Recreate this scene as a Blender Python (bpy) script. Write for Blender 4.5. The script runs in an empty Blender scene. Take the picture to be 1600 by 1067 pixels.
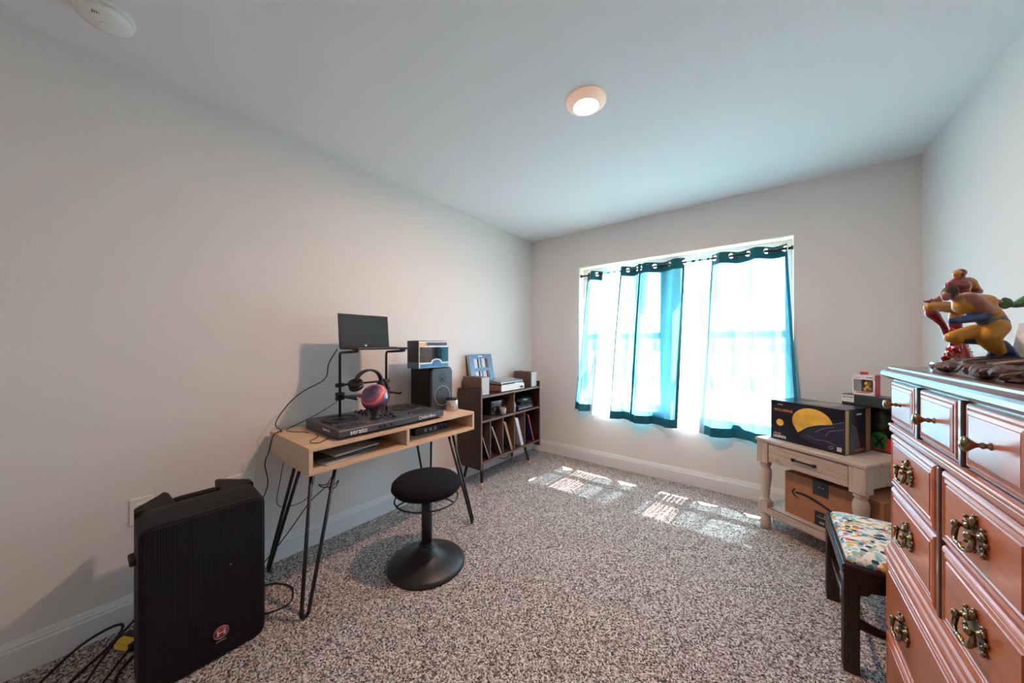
import bpy, bmesh, math, random
from mathutils import Vector, Matrix
random.seed(7)
S = bpy.context.scene
PI = math.pi
# ------------------------------------------------------------------ camera
TH = math.atan(400/517.); CAMH = 1.232
cd = bpy.data.cameras.new('camera'); cam = bpy.data.objects.new('camera', cd)
S.collection.objects.link(cam); S.camera = cam
cam.location = (0, 0, CAMH); cam.rotation_euler = (PI/2, 0, TH)
cd.sensor_fit = 'HORIZONTAL'; cd.sensor_width = 36; cd.lens = 517/1600*36
cd.shift_y = (538-533.5)/1600; cd.clip_start = .02
# ------------------------------------------------------------------ view + sampling behaviour
S.view_settings.view_transform = 'Standard'; S.view_settings.look = 'None'
S.view_settings.exposure = 0.42; S.view_settings.gamma = 1
S.view_settings.use_curve_mapping = False
cy = S.cycles
cy.max_bounces = 10; cy.diffuse_bounces = 6; cy.glossy_bounces = 4; cy.transmission_bounces = 6
cy.transparent_max_bounces = 16; cy.sample_clamp_indirect = 6; cy.caustics_reflective = False; cy.caustics_refractive = False
cy.use_denoising = True
# ------------------------------------------------------------------ sky
W = bpy.data.worlds.new('world'); S.world = W; W.use_nodes = True
wn = W.node_tree.nodes; wl = W.node_tree.links; wn.clear()
sky = wn.new('ShaderNodeTexSky'); sky.sky_type = 'NISHITA'; sky.sun_disc = False
sky.sun_elevation = math.radians(60); sky.sun_rotation = math.radians(10); sky.air_density = 1.0; sky.dust_density = 2.5
bg = wn.new('ShaderNodeBackground'); bg.inputs[1].default_value = 3.4
wo = wn.new('ShaderNodeOutputWorld'); wl.new(sky.outputs[0], bg.inputs[0]); wl.new(bg.outputs[0], wo.inputs[0])
# ------------------------------------------------------------------ sun
sl = bpy.data.lights.new('sun', 'SUN'); sun = bpy.data.objects.new('sun', sl); S.collection.objects.link(sun)
sl.energy = 170; sl.angle = math.radians(.6); sl.color = (1, .95, .88)
sd = Vector((-.17, -1, -2.08)).normalized()
sun.rotation_euler = sd.to_track_quat('-Z', 'Y').to_euler(); sun.location = (0, 6, 6)
# window portal
pl = bpy.data.lights.new('window_portal', 'AREA'); po = bpy.data.objects.new('window_portal', pl); S.collection.objects.link(po)
pl.shape = 'RECTANGLE'; pl.size = 1.76; pl.size_y = 1.46; po.location = (-.725, 3.43, 1.325); po.rotation_euler = (-PI/2, 0, 0)
pl.cycles.is_portal = True
# ceiling lamp's own light
LX, LY = -.716, 1.525
ll = bpy.data.lights.new('ceiling_bulb', 'AREA'); lo = bpy.data.objects.new('ceiling_bulb', ll); S.collection.objects.link(lo)
ll.shape = 'DISK'; ll.size = .10; ll.energy = 22; ll.color = (1, .60, .42); lo.location = (LX, LY, 2.402)

# ================================================================== helpers
C = S.collection
def link(nt, a, b): nt.links.new(a, b)
def newmat(name):
    m = bpy.data.materials.new(name); m.use_nodes = True
    return m, m.node_tree, m.node_tree.nodes['Principled BSDF']
def mat(name, col, rough=.5, metal=0, spec=.5, bump=0, bscale=60, coat=0, var=0, vscale=8, trans=0, emis=None, sheen=0):
    m, nt, b = newmat(name)
    b.inputs['Base Color'].default_value = (*col, 1); b.inputs['Roughness'].default_value = rough
    b.inputs['Metallic'].default_value = metal; b.inputs['Specular IOR Level'].default_value = spec
    b.inputs['Coat Weight'].default_value = coat; b.inputs['Coat Roughness'].default_value = .1
    b.inputs['Transmission Weight'].default_value = trans
    b.inputs['Sheen Weight'].default_value = sheen
    if emis: b.inputs['Emission Color'].default_value = (*emis[0], 1); b.inputs['Emission Strength'].default_value = emis[1]
    tc = nt.nodes.new('ShaderNodeTexCoord')
    if var:
        n = nt.nodes.new('ShaderNodeTexNoise'); n.inputs['Scale'].default_value = vscale; n.inputs['Detail'].default_value = 4
        link(nt, tc.outputs['Object'], n.inputs['Vector'])
        r = nt.nodes.new('ShaderNodeValToRGB'); e = r.color_ramp.elements
        e[0].position = .3; e[1].position = .7
        e[0].color = (*[c*(1-var) for c in col], 1); e[1].color = (*[min(1, c*(1+var)) for c in col], 1)
        link(nt, n.outputs['Fac'], r.inputs['Fac']); link(nt, r.outputs['Color'], b.inputs['Base Color'])
    if bump:
        n = nt.nodes.new('ShaderNodeTexNoise'); n.inputs['Scale'].default_value = bscale; n.inputs['Detail'].default_value = 3
        link(nt, tc.outputs['Object'], n.inputs['Vector'])
        bp = nt.nodes.new('ShaderNodeBump'); bp.inputs['Strength'].default_value = bump; bp.inputs['Distance'].default_value = .003
        link(nt, n.outputs['Fac'], bp.inputs['Height']); link(nt, bp.outputs['Normal'], b.inputs['Normal'])
    return m
def wood(name, c0, c1, c2, scale=(30, 2, 30), rough=.4, coat=0, distort=3, bump=.15, wear=None, nscale=1.0):
    """grain runs along the axis with the small scale"""
    m, nt, b = newmat(name)
    tc = nt.nodes.new('ShaderNodeTexCoord'); mp = nt.nodes.new('ShaderNodeMapping')
    mp.inputs['Scale'].default_value = scale; link(nt, tc.outputs['Object'], mp.inputs['Vector'])
    n = nt.nodes.new('ShaderNodeTexNoise'); n.inputs['Scale'].default_value = nscale; n.inputs['Detail'].default_value = 6
    n.inputs['Distortion'].default_value = distort; link(nt, mp.outputs['Vector'], n.inputs['Vector'])
    r = nt.nodes.new('ShaderNodeValToRGB'); e = r.color_ramp.elements
    e[0].position = .28; e[0].color = (*c0, 1); e[1].position = .75; e[1].color = (*c2, 1)
    x = e.new(.5); x.color = (*c1, 1)
    link(nt, n.outputs['Fac'], r.inputs['Fac'])
    out = r.outputs['Color']
    if wear:
        n2 = nt.nodes.new('ShaderNodeTexNoise'); n2.inputs['Scale'].default_value = 18; n2.inputs['Detail'].default_value = 8
        link(nt, tc.outputs['Object'], n2.inputs['Vector'])
        r2 = nt.nodes.new('ShaderNodeValToRGB'); r2.color_ramp.elements[0].position = .60; r2.color_ramp.elements[1].position = .72
        link(nt, n2.outputs['Fac'], r2.inputs['Fac'])
        mx = nt.nodes.new('ShaderNodeMix'); mx.data_type = 'RGBA'; link(nt, r2.outputs['Color'], mx.inputs[0])
        link(nt, out, mx.inputs[6]); mx.inputs[7].default_value = (*wear, 1); out = mx.outputs[2]
    link(nt, out, b.inputs['Base Color'])
    b.inputs['Roughness'].default_value = rough; b.inputs['Coat Weight'].default_value = coat; b.inputs['Coat Roughness'].default_value = .16
    bp = nt.nodes.new('ShaderNodeBump'); bp.inputs['Strength'].default_value = bump; bp.inputs['Distance'].default_value = .002
    link(nt, n.outputs['Fac'], bp.inputs['Height']); link(nt, bp.outputs['Normal'], b.inputs['Normal'])
    return m

class B:
    """collects shapes into one mesh"""
    def __init__(s): s.bm = bmesh.new()
    def _add(s, t, mi=0, smooth=None):
        for f in t.faces:
            f.material_index = mi
            if smooth is not None: f.smooth = smooth
        me = bpy.data.meshes.new('t'); t.to_mesh(me); t.free(); s.bm.from_mesh(me); bpy.data.meshes.remove(me)
        return s
    def box(s, a, b, bev=0, seg=2, M=None, mi=0):
        t = bmesh.new(); bmesh.ops.create_cube(t, size=1)
        a, b = Vector(a), Vector(b); c = (a+b)/2; d = b-a
        bmesh.ops.transform(t, matrix=Matrix.Translation(c) @ Matrix.Diagonal((abs(d.x), abs(d.y), abs(d.z), 1)), verts=t.verts)
        if bev: bmesh.ops.bevel(t, geom=list(t.edges), offset=bev, segments=seg, profile=.5, affect='EDGES', clamp_overlap=True)
        if M is not None: bmesh.ops.transform(t, matrix=M, verts=t.verts)
        return s._add(t, mi)
    def cyl(s, p0, p1, r0, r1=None, n=24, mi=0, caps=True):
        r1 = r0 if r1 is None else r1; p0, p1 = Vector(p0), Vector(p1); d = p1-p0
        t = bmesh.new(); bmesh.ops.create_cone(t, cap_ends=caps, segments=n, radius1=r0, radius2=r1, depth=d.length)
        q = d.to_track_quat('Z', 'Y').to_matrix().to_4x4()
        bmesh.ops.transform(t, matrix=Matrix.Translation((p0+p1)/2) @ q, verts=t.verts)
        for f in t.faces: f.smooth = len(f.verts) == 4
        return s._add(t, mi)
    def ball(s, c, r, n=20, mi=0, sc=(1, 1, 1), M=None):
        t = bmesh.new(); bmesh.ops.create_uvsphere(t, u_segments=n, v_segments=n//2+2, radius=r)
        X = Matrix.Translation(c) @ Matrix.Diagonal((*sc, 1))
        if M is not None: X = Matrix.Translation(c) @ M @ Matrix.Diagonal((*sc, 1))
        bmesh.ops.transform(t, matrix=X, verts=t.verts)
        return s._add(t, mi, True)
    def lathe(s, prof, c=(0, 0, 0), n=32, axis=(0, 0, 1), mi=0, smooth=True):
        """prof: (r, h) pairs"""
        t = bmesh.new(); rings = []
        for r, h in prof:
            if r < 1e-6: rings.append([t.verts.new((0, 0, h))])
            else: rings.append([t.verts.new((r*math.cos(2*PI*i/n), r*math.sin(2*PI*i/n), h)) for i in range(n)])
        for A, Bq in zip(rings, rings[1:]):
            for i in range(n):
                j = (i+1) % n
                if len(A) == 1 and len(Bq) == 1: continue
                if len(A) == 1: t.faces.new((A[0], Bq[j], Bq[i]))
                elif len(Bq) == 1: t.faces.new((A[i], A[j], Bq[0]))
                else: t.faces.new((A[i], A[j], Bq[j], Bq[i]))
        if len(rings[0]) > 1: t.faces.new(list(reversed(rings[0])))
        if len(rings[-1]) > 1: t.faces.new(rings[-1])
        bmesh.ops.recalc_face_normals(t, faces=t.faces)
        q = Vector(axis).to_track_quat('Z', 'Y').to_matrix().to_4x4()
        bmesh.ops.transform(t, matrix=Matrix.Translation(c) @ q, verts=t.verts)
        for f in t.faces: f.smooth = smooth and len(f.verts) <= 4
        return s._add(t, mi)
    def tube(s, pts, r, n=8, mi=0, closed=False, rad=None):
        pts = [Vector(p) for p in pts]; t = bmesh.new(); N = len(pts); rings = []
        up = Vector((0, 0, 1)); prev = None
        for i, p in enumerate(pts):
            a = pts[(i-1) % N] if (closed or i > 0) else p; b = pts[(i+1) % N] if (closed or i < N-1) else p
            d = (b-a).normalized()
            if prev is None:
                nrm = d.cross(up)
                if nrm.length < .05: nrm = d.cross(Vector((1, 0, 0)))
            else: nrm = prev - d*prev.dot(d)
            if nrm.length < 1e-6: nrm = d.orthogonal()
            nrm.normalize(); prev = nrm; bi = d.cross(nrm); rr = rad[i] if rad else r
            rings.append([t.verts.new(p + rr*(math.cos(2*PI*k/n)*nrm + math.sin(2*PI*k/n)*bi)) for k in range(n)])
        prs = list(zip(rings, rings[1:])) + ([(rings[-1], rings[0])] if closed else [])
        for A, Bq in prs:
            for k in range(n): t.faces.new((A[k], A[(k+1) % n], Bq[(k+1) % n], Bq[k]))
        if not closed: t.faces.new(list(reversed(rings[0]))); t.faces.new(rings[-1])
        bmesh.ops.recalc_face_normals(t, faces=t.faces)
        for f in t.faces: f.smooth = len(f.verts) == 4
        return s._add(t, mi)
    def prism(s, poly, h0, h1, plane='xz', bev=0, mi=0, M=None):
        """poly 2-d outline extruded along the third axis"""
        t = bmesh.new()
        def P(a, b, h): return {'xz': (a, h, b), 'yz': (h, a, b), 'xy': (a, b, h)}[plane]
        A = [t.verts.new(P(a, b, h0)) for a, b in poly]; Bq = [t.verts.new(P(a, b, h1)) for a, b in poly]
        t.faces.new(A); t.faces.new(list(reversed(Bq))); n = len(poly)
        for i in range(n): t.faces.new((A[i], Bq[i], Bq[(i+1) % n], A[(i+1) % n]))
        bmesh.ops.recalc_face_normals(t, faces=t.faces)
        if bev: bmesh.ops.bevel(t, geom=list(t.edges), offset=bev, segments=2, profile=.5, affect='EDGES', clamp_overlap=True)
        if M is not None: bmesh.ops.transform(t, matrix=M, verts=t.verts)
        return s._add(t, mi)
    def rings(s, R, mi=0, smooth=False, cap=True):
        """loft a list of equal-length point rings"""
        t = bmesh.new(); V = [[t.verts.new(p) for p in r] for r in R]; n = len(R[0])
        for A, Bq in zip(V, V[1:]):
            for i in range(n): t.faces.new((A[i], A[(i+1) % n], Bq[(i+1) % n], Bq[i]))
        if cap: t.faces.new(list(reversed(V[0]))); t.faces.new(V[-1])
        bmesh.ops.recalc_face_normals(t, faces=t.faces)
        for f in t.faces: f.smooth = smooth and len(f.verts) == 4
        return s._add(t, mi)
    def obj(s, name, mats, parent=None, smooth=False):
        me = bpy.data.meshes.new(name); s.bm.to_mesh(me); s.bm.free()
        for m in (mats if isinstance(mats, (list, tuple)) else [mats]): me.materials.append(m)
        o = bpy.data.objects.new(name, me); C.objects.link(o)
        if smooth:
            for p in me.polygons: p.use_smooth = True
        if parent: o.parent = parent
        return o
def thing(name, label, cat, loc=(0, 0, 0), rz=0, group=None):
    o = bpy.data.objects.new(name, None); C.objects.link(o); o.empty_display_size = .05
    o.location = loc; o.rotation_euler = (0, 0, rz); o['label'] = label; o['category'] = cat
    if group: o['group'] = group
    return o
def tag(o, label, cat, group=None, loc=None):
    o['label'] = label; o['category'] = cat
    if group: o['group'] = group
    return o
def struct(o): o['kind'] = 'structure'; return o
def rect2(x0, x1, y0, y1): return [(x0, y0), (x1, y0), (x1, y1), (x0, y1)]
def smooth_path(pts, k=8):
    pts = [Vector(p) for p in pts]; out = []
    P = [2*pts[0]-pts[1]] + pts + [2*pts[-1]-pts[-2]]
    for i in range(1, len(P)-2):
        a, b, c, d = P[i-1], P[i], P[i+1], P[i+2]
        for j in range(k):
            t = j/k; out.append(.5*((2*b) + (c-a)*t + (2*a-5*b+4*c-d)*t*t + (3*b-a-3*c+d)*t**3))
    out.append(pts[-1]); return out
def text(name, s, size, loc, rot, m, parent, ext=.0004, sx=1, bold=0, align='CENTER', shear=0):
    cu = bpy.data.curves.new('txt', 'FONT'); cu.body = s; cu.size = size; cu.extrude = ext; cu.align_x = align; cu.align_y = 'CENTER'
    cu.offset = bold; cu.shear = shear; cu.resolution_u = 3
    t = bpy.data.objects.new('txt', cu); C.objects.link(t)
    dg = bpy.context.evaluated_depsgraph_get(); me = bpy.data.meshes.new_from_object(t.evaluated_get(dg))
    bpy.data.objects.remove(t); bpy.data.curves.remove(cu)
    me.materials.clear(); me.materials.append(m); me.name = name
    o = bpy.data.objects.new(name, me); C.objects.link(o); o.parent = parent
    o.location = loc; o.rotation_euler = rot; o.scale = (sx, 1, 1)
    return o
R_X = (PI/2, 0, PI/2)      # lettering on a face that looks to +x, reading along +y
R_Y = (PI/2, 0, 0)         # lettering on a face that looks to -y, reading along +x

# ================================================================== materials
black = mat('black_plastic', (.012, .012, .014), .45, bump=.1, bscale=300)
black_metal = mat('black_metal', (.01, .01, .011), .35, spec=.4)
black_matte = mat('black_matte', (.008, .008, .009), .7)
black_gloss = mat('black_gloss', (.01, .011, .013), .12)
dark_grey = mat('dark_grey_plastic', (.045, .047, .052), .4, bump=.08, bscale=400)
grey = mat('grey_plastic', (.3, .31, .33), .4)
white_p = mat('white_plastic', (.82, .82, .80), .4)
white_t = mat('white_paint', (.78, .78, .78), .35)
silver = mat('silver_metal', (.7, .7, .72), .25, metal=1)
print_w = mat('white_print', (.8, .8, .8), .6)
cable_m = mat('black_cable', (.01, .01, .01), .5)

# ================================================================== setting
XL, XR, YB, YF, HC = -2.22, .773, 3.25, -1.05, 2.44
def wallmat(name, col):
    return mat(name, col, .85, spec=.2, bump=.12, bscale=220)
wall_m = wallmat('greige_wall_paint', (.765, .735, .715))
ceil_m = wallmat('white_ceiling_paint', (.82, .82, .83))
# window opening
WX0, WX1, WZ0, WZ1 = -1.605, .152, .60, 2.05
struct(B().box((XL-.12, YF-.12, 0), (XL, YB+.2, HC)).obj('wall_left', wall_m))
struct(B().box((XR, YF-.12, 0), (XR+.12, YB+.2, HC)).obj('wall_right', wall_m))
struct(B().box((XL, YF-.12, 0), (XR, YF, HC)).obj('wall_front', wall_m))
w = B(); TW = .2
w.box((XL, YB, 0), (WX0, YB+TW, HC)).box((WX1, YB, 0), (XR, YB+TW, HC))
w.box((WX0, YB, 0), (WX1, YB+TW, WZ0)).box((WX0, YB, WZ1), (WX1, YB+TW, HC))
struct(w.obj('wall_back', wall_m))
struct(B().box((XL-.12, YF-.12, HC), (XR+.12, YB+.2, HC+.12)).obj('ceiling', ceil_m))
# carpet
m, nt, b = newmat('speckled_carpet')
tc = nt.nodes.new('ShaderNodeTexCoord')
v = nt.nodes.new('ShaderNodeTexVoronoi'); v.inputs['Scale'].default_value = 215; v.inputs['Randomness'].default_value = 1
n0 = nt.nodes.new('ShaderNodeTexNoise'); n0.inputs['Scale'].default_value = 120; n0.inputs['Detail'].default_value = 2
mixv = nt.nodes.new('ShaderNodeVectorMath'); mixv.operation = 'MULTIPLY_ADD'
link(nt, tc.outputs['Object'], n0.inputs['Vector']); link(nt, n0.outputs['Color'], mixv.inputs[0])
mixv.inputs[1].default_value = (.012, .012, 0); link(nt, tc.outputs['Object'], mixv.inputs[2])
link(nt, mixv.outputs[0], v.inputs['Vector'])
sp = nt.nodes.new('ShaderNodeSeparateColor'); link(nt, v.outputs['Color'], sp.inputs[0])
r = nt.nodes.new('ShaderNodeValToRGB'); e = r.color_ramp.elements
e[0].position = 0; e[0].color = (.018, .013, .012, 1); e[1].position = 1; e[1].color = (.80, .75, .71, 1)
for p_, c_ in ((.2, (.07, .052, .046)), (.45, (.29, .225, .20)), (.7, (.56, .49, .455))):
    x = e.new(p_); x.color = (*c_, 1)
link(nt, sp.outputs[0], r.inputs['Fac']); link(nt, r.outputs['Color'], b.inputs['Base Color'])
b.inputs['Roughness'].default_value = .95; b.inputs['Specular IOR Level'].default_value = .1; b.inputs['Sheen Weight'].default_value = .15
n2 = nt.nodes.new('ShaderNodeTexNoise'); n2.inputs['Scale'].default_value = 160; n2.inputs['Detail'].default_value = 3
link(nt, tc.outputs['Object'], n2.inputs['Vector'])
bp = nt.nodes.new('ShaderNodeBump'); bp.inputs['Strength'].default_value = .9; bp.inputs['Distance'].default_value = .006
link(nt, n2.outputs['Fac'], bp.inputs['Height']); link(nt, bp.outputs['Normal'], b.inputs['Normal'])
carpet_m = m
struct(B().box((XL-.12, YF-.12, -.1), (XR+.12, YB+.2, 0)).obj('floor', carpet_m))
# baseboards: stepped profile, depth d, height h
def baseboard(name, p0, p1, nrm):
    p0, p1, nrm = Vector(p0), Vector(p1), Vector(nrm)
    prof = [(0, 0), (.016, 0), (.016, .098), (.012, .104), (.012, .112), (.009, .118), (.006, .130), (0, .132)]
    R = [[p + nrm*d + Vector((0, 0, h)) for d, h in prof] for p in (p0, p1)]
    return struct(B().rings(R).obj(name, white_t))
baseboard('baseboard_left', (XL, YF, 0), (XL, YB, 0), (1, 0, 0))
baseboard('baseboard_back', (XL, YB, 0), (XR, YB, 0), (0, -1, 0))
baseboard('baseboard_right', (XR, YF, 0), (XR, YB, 0), (-1, 0, 0))
baseboard('baseboard_front', (XL, YF, 0), (XR, YF, 0), (0, 1, 0))

# door on the wall behind the camera
dm = mat('white_door_paint', (.8, .8, .79), .4)
d = B(); d.box((-1.55, YF, 0), (-.75, YF+.02, 2.03))
for zz in ((.2, .9), (1.05, 1.85)):
    for xx in ((-1.45, -1.18), (-1.12, -.85)): d.box((xx[0], YF+.015, zz[0]), (xx[1], YF+.03, zz[1]), .012)
door = struct(d.obj('door_1', dm))
B().ball((-.82, YF+.07, .95), .028).cyl((-.82, YF+.02, .95), (-.82, YF+.06, .95), .012).obj('door_handle', silver, door)
t = B()
for a_, b_ in (((-1.63, 0), (-1.55, 2.11)), ((-.75, 0), (-.67, 2.11)), ((-1.55, 2.03), (-.75, 2.11))):
    t.box((a_[0], YF, a_[1]), (b_[0], YF+.018, b_[1]), .004)
struct(t.obj('trim_1', dm))

# ---- window: two double-hung units with a post between
frame_m = mat('white_vinyl', (.80, .81, .82), .35)
glass_m, nt, b = newmat('window_glass'); nt.nodes.remove(b)
tr = nt.nodes.new('ShaderNodeBsdfTransparent'); gl = nt.nodes.new('ShaderNodeBsdfGlossy'); gl.inputs['Roughness'].default_value = .02
ms = nt.nodes.new('ShaderNodeMixShader'); ms.inputs[0].default_value = .06
link(nt, tr.outputs[0], ms.inputs[1]); link(nt, gl.outputs[0], ms.inputs[2])
link(nt, ms.outputs[0], nt.nodes['Material Output'].inputs['Surface'])
xm = (WX0+WX1)/2
for k, (a, c) in enumerate(((WX0, xm-.045), (xm+.045, WX1))):
    f = B(); y0, y1 = 3.37, 3.43
    f.box((a, y0, WZ0), (a+.045, y1, WZ1), .004).box((c-.045, y0, WZ0), (c, y1, WZ1), .004)
    f.box((a+.045, y0, WZ0), (c-.045, y1, WZ0+.05), .004).box((a+.045, y0, WZ1-.045), (c-.045, y1, WZ1), .004)
    f.box((a+.045, y0+.005, 1.285), (c-.045, y1-.005, 1.345), .004)
    win = struct(f.obj('window_%d' % (k+1), frame_m))
    B().box((a+.04, 3.405, WZ0+.045), (c-.04, 3.409, 1.29)).obj('lower_pane', glass_m, win)
    B().box((a+.04, 3.415, 1.34), (c-.04, 3.419, WZ1-.04)).obj('upper_pane', glass_m, win)
    B().box(((a+c)/2-.03, 3.352, 1.342), ((a+c)/2+.03, 3.372, 1.352), .003).obj('sash_lock', frame_m, win)
struct(B().box((xm-.045, 3.36, WZ0), (xm+.045, YB+TW, WZ1), .004).obj('trim_2', frame_m))
struct(B().box((WX0, YB-.012, WZ0-.02), (WX1, 3.37, WZ0+.004), .004).obj('trim_3', white_t))

# ---- outside
lawn_m = mat('sunlit_lawn', (.20, .23, .15), .9, var=.4, vscale=3)
road_m = mat('pale_concrete', (.55, .54, .52), .85)
struct(B().box((-60, 3.46, -.55), (60, 90, -.5)).obj('ground', lawn_m))
o = struct(B().box((-60, 9.5, -.5), (60, 15, -.48)).obj('street', road_m))
o = struct(B().box((-60, 7.2, -.5), (60, 8.4, -.48)).obj('sidewalk', road_m))

# ================================================================== curtains
def fabric(name, col, tint, transp, transl, dots=True):
    m, nt, b = newmat(name); nt.nodes.remove(b); N = nt.nodes
    tr = N.new('ShaderNodeBsdfTransparent'); tr.inputs[0].default_value = (*tint, 1)
    tl = N.new('ShaderNodeBsdfTranslucent'); tl.inputs[0].default_value = (*col, 1)
    df = N.new('ShaderNodeBsdfDiffuse'); df.inputs[0].default_value = (*col, 1)
    m1 = N.new('ShaderNodeMixShader'); m1.inputs[0].default_value = transl; link(nt, df.outputs[0], m1.inputs[1]); link(nt, tl.outputs[0], m1.inputs[2])
    m2 = N.new('ShaderNodeMixShader'); link(nt, m1.outputs[0], m2.inputs[1]); link(nt, tr.outputs[0], m2.inputs[2])
    m2.inputs[0].default_value = transp
    if dots:
        uv = N.new('ShaderNodeUVMap'); s = N.new('ShaderNodeSeparateXYZ'); link(nt, uv.outputs[0], s.inputs[0])
        def tri(sock, per):
            a = N.new('ShaderNodeMath'); a.operation = 'MULTIPLY'; link(nt, sock, a.inputs[0]); a.inputs[1].default_value = 2*PI/per
            c = N.new('ShaderNodeMath'); c.operation = 'COSINE'; link(nt, a.outputs[0], c.inputs[0]); return c.outputs[0]
        cx_, cz_ = tri(s.outputs[0], .012), tri(s.outputs[1], .014)
        mu = N.new('ShaderNodeMath'); mu.operation = 'ADD'; link(nt, cx_, mu.inputs[0]); link(nt, cz_, mu.inputs[1])
        rg = N.new('ShaderNodeMapRange'); link(nt, mu.outputs[0], rg.inputs[0])
        rg.inputs[1].default_value = .9; rg.inputs[2].default_value = 1.7; rg.inputs[3].default_value = transp*1.12; rg.inputs[4].default_value = transp*.35
        link(nt, rg.outputs[0], m2.inputs[0])
    # a weave lets less straight light through the more obliquely it is struck
    g_ = N.new('ShaderNodeNewGeometry'); dt = N.new('ShaderNodeVectorMath'); dt.operation = 'DOT_PRODUCT'
    link(nt, g_.outputs['Normal'], dt.inputs[0]); link(nt, g_.outputs['Incoming'], dt.inputs[1])
    ab = N.new('ShaderNodeMath'); ab.operation = 'ABSOLUTE'; link(nt, dt.outputs['Value'], ab.inputs[0])
    pw = N.new('ShaderNodeMath'); pw.operation = 'POWER'; link(nt, ab.outputs[0], pw.inputs[0]); pw.inputs[1].default_value = 1.5 if dots else 2.4
    ml = N.new('ShaderNodeMath'); ml.operation = 'MULTIPLY'; link(nt, pw.outputs[0], ml.inputs[0])
    if m2.inputs[0].is_linked: link(nt, m2.inputs[0].links[0].from_socket, ml.inputs[1])
    else: ml.inputs[1].default_value = transp
    link(nt, ml.outputs[0], m2.inputs[0])
    link(nt, m2.outputs[0], N['Material Output'].inputs['Surface'])
    return m
TEAL = (.06, .42, .52)
blue_fab = fabric('blue_waffle_voile', (.035, .155, .22), (.55, .82, .97), .14, .75)
dense_fab = fabric('blue_doubled_voile', (.05, .36, .45), (.3, .7, .8), .06, .5)
sheer_fab = fabric('white_crinkled_voile', (.55, .60, .64), (.98, .98, 1.0), .62, .6, False)
hem_fab = mat('dark_teal_hem_cloth', (.016, .115, .15), .85, spec=.15, bump=.2, bscale=500)
# header cloth with real eyelet holes
head_fab, nt, b = newmat('dark_teal_header_cloth'); N = nt.nodes
b.inputs['Base Color'].default_value = (.016, .115, .15, 1); b.inputs['Roughness'].default_value = .85; b.inputs['Specular IOR Level'].default_value = .15
uv = N.new('ShaderNodeUVMap'); s_ = N.new('ShaderNodeSeparateXYZ'); link(nt, uv.outputs[0], s_.inputs[0])
def M_(op, a, bb=None):
    q = N.new('ShaderNodeMath'); q.operation = op
    for i, x_ in enumerate((a, bb)):
        if x_ is None: continue
        if isinstance(x_, (int, float)): q.inputs[i].default_value = x_
        else: link(nt, x_, q.inputs[i])
    return q.outputs[0]
fx = M_('SUBTRACT', M_('FRACT', s_.outputs[0]), .5); fx = M_('MULTIPLY', fx, .15)
dist = M_('SQRT', M_('ADD', M_('MULTIPLY', fx, fx), M_('MULTIPLY', s_.outputs[1], s_.outputs[1])))
hole = M_('LESS_THAN', dist, .0205)
tr = N.new('ShaderNodeBsdfTransparent'); ms = N.new('ShaderNodeMixShader'); link(nt, hole, ms.inputs[0])
link(nt, b.outputs[0], ms.inputs[1]); link(nt, tr.outputs[0], ms.inputs[2]); link(nt, ms.outputs[0], N['Material Output'].inputs['Surface'])

ZR, YR = 1.968, 3.30
def csurf(x0, x1, xb0, xb1, nf, A, ph, zt, zb, ztilt=0, crinkle=0, seed=0, dy=0):
    rnd = random.Random(seed); am = [rnd.uniform(.7, 1.15) for _ in range(60)]; cr = [(rnd.uniform(18, 60), rnd.uniform(0, 6.28), rnd.uniform(.3, 1)) for _ in range(5)]
    def P(u, v):                       # u 0..1 across, v 0 top .. 1 bottom
        z = zt + (zb + ztilt*u - zt)*v
        ph_ = (nf*u + ph)*PI           # one pleat per unit
        a0 = am[int(nf*u + ph + 20) % 60]; amp = A*(.92 + .35*math.sin(PI*min(1, v*1.1)))
        drift = math.sin(v*3.1 + ph*2)*.25*v
        y = YR + dy - .118*max(0, (v-.02))**.9 + amp*(1 + (a0-1)*v)*math.sin(ph_ + drift)
        if crinkle: y += sum(c*crinkle*math.sin(f*u*2*PI/6 + p + v*2) for f, p, c in cr)
        x = x0 + (x1-x0)*u; xb = xb0 + (xb1-xb0)*u
        x = x + (xb-x)*v**1.1 + .012*math.sin(2*ph_ + 1)*(.4+v)
        y = min(y, 3.362)
        if z < WZ0 + .03: y = min(y, YB-.022)
        else: y = min(y, YB-.022 + (z-WZ0-.03)*1.1)
        return Vector((x, y, z))
    return P
def grid(P, name, m, parent, u0, u1, v0, v1, nu, nv, uvf):
    bm = bmesh.new(); V = [[bm.verts.new(P(u0+(u1-u0)*i/nu, v0+(v1-v0)*j/nv)) for i in range(nu+1)] for j in range(nv+1)]
    L = bm.loops.layers.uv.new('UVMap')
    for j in range(nv):
        for i in range(nu):
            f = bm.faces.new((V[j][i], V[j][i+1], V[j+1][i+1], V[j+1][i])); f.smooth = True
            for lp, (a, c) in zip(f.loops, ((i, j), (i+1, j), (i+1, j+1), (i, j+1))):
                lp[L].uv = uvf(u0+(u1-u0)*a/nu, v0+(v1-v0)*c/nv)
    me = bpy.data.meshes.new(name); bm.to_mesh(me); bm.free(); me.materials.append(m)
    o = bpy.data.objects.new(name, me); C.objects.link(o); o.parent = parent; return o
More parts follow.
